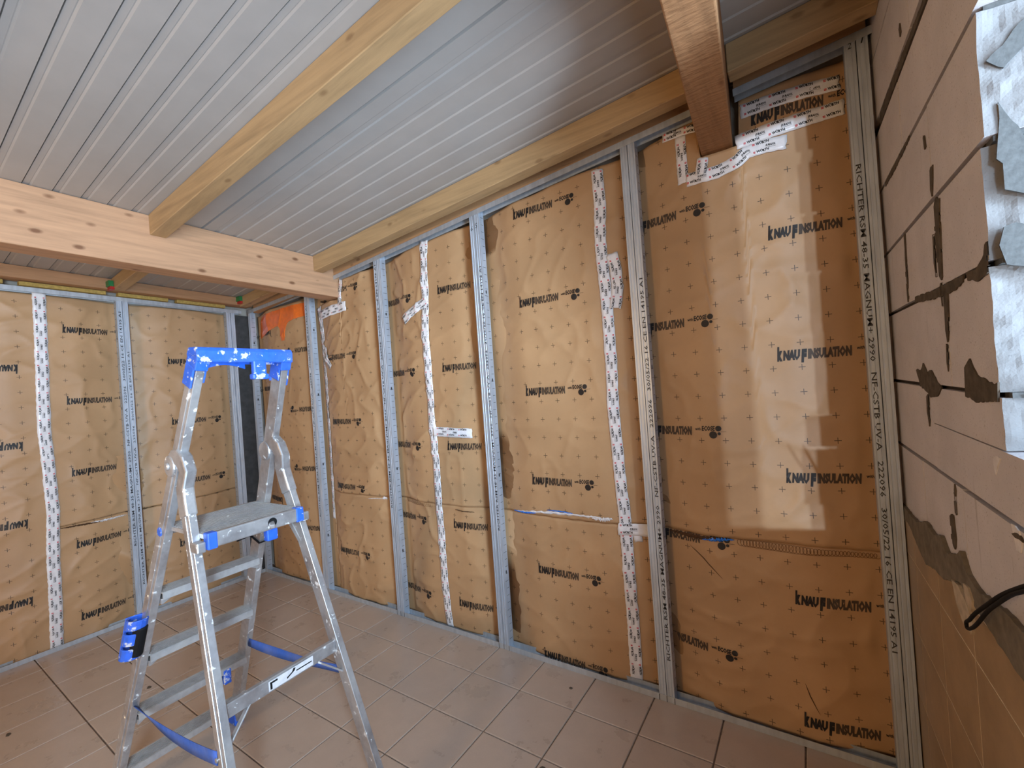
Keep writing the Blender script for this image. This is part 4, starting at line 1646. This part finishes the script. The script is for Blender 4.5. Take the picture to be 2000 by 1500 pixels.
# small blue clip under the third step
mb = MB()
x3 = rp(1, ZP - .247 * 3).x
mb.box((x3 + .030, .100, .318), (x3 + .050, .130, .380))
mb.box((x3 + .048, .106, .330), (x3 + .058, .124, .345))
clip = mb.build('step_clip', MBLUE, lad, bevel=.003)
mb = MB()
mb.box((x3 + .005, .085, .316), (x3 + .030, .130, .372))
mb.build('clip_body', MBLACK, clip, bevel=.004)
# cable tie round the far rail
mb = MB()
c = rp(1, .965)
loop = [c + Vector(v) for v in ((-.034, -.016, .012), (.034, -.016, -.012), (.034, .016, -.010), (-.034, .016, .012), (-.034, -.016, .012))]
mb.tube(loop, .004, 6)
mb.tube([c + Vector((-.034, -.016, .012)), c + Vector((-.03, -.045, .010)), c + Vector((-.04, -.07, .004))], .003, 6)
mb.build('cable_tie', MBLACK, lad)

# ------------------------------------------------------------------ crumbs of dirt on the tiles
for i, (x, y, r, where) in enumerate(((1.075, -1.20, .013, 'left of the ladder near the short wall track'), (1.00, -1.265, .010, 'beside the larger crumb left of the ladder'),
                                      (0.86, -1.70, .012, 'at the left edge of the frame'), (3.16, -0.125, .009, 'close to the long wall track'),
                                      (3.27, -0.60, .011, 'at the bottom of the frame'))):
    mb = MB()
    n = 11
    rr = [r * random.uniform(.6, 1.15) for _ in range(n)]
    ring = [(x + rr[k] * 1.5 * math.cos(2 * math.pi * k / n), y + rr[k] * math.sin(2 * math.pi * k / n), .0005) for k in range(n)]
    top = [(x + (a - x) * .6, y + (b - y) * .6, .004) for a, b, c in ring]
    mb.add(ring + top, [(k, (k + 1) % n, n + (k + 1) % n, n + k) for k in range(n)] + [tuple(range(n, 2 * n)), tuple(range(n))[::-1]])
    tag(mb.build('floor_crumb', MCEM), 'dark crumb on the floor ' + where, 'debris', 'crumbs on the floor')

# ------------------------------------------------------------------ black cable looping in from the right
cw = [(-1.12, 1.205), (-.963, 1.121), (-.86, 1.062), (-.771, 1.003), (-.68, .940), (-.632, .902), (-.606, .884), (-.612, .872), (-.650, .892),
      (-.694, .925), (-.765, .985), (-.831, 1.032), (-.90, 1.078), (-.962, 1.112), (-1.12, 1.195)]
pts = []
for i, (y, z) in enumerate(cw):
    k = 0.89 + 0.004 * math.sin(i * 0.9)
    pts.append((4.2453 + k * (xr(y) - 4.2453), -2.0995 + k * (y + 2.0995), 1.5374 + k * (z - 1.5374)))


def catmull(P, n=6):
    P = [Vector(p) for p in P]
    out = []
    for i in range(len(P) - 1):
        p0, p1, p2, p3 = P[max(i - 1, 0)], P[i], P[i + 1], P[min(i + 2, len(P) - 1)]
        for k in range(n):
            t = k / n
            out.append(0.5 * ((2 * p1) + (p2 - p0) * t + (2 * p0 - 5 * p1 + 4 * p2 - p3) * t * t + (3 * p1 - p0 - 3 * p2 + p3) * t ** 3))
    out.append(P[-1])
    return out


mb = MB()
mb.tube(catmull(pts), .0036, 10)
tag(mb.build('black_cable', MBLACK, None, smooth=True), 'black cable loop hanging in front of the block wall at the right edge', 'cable')
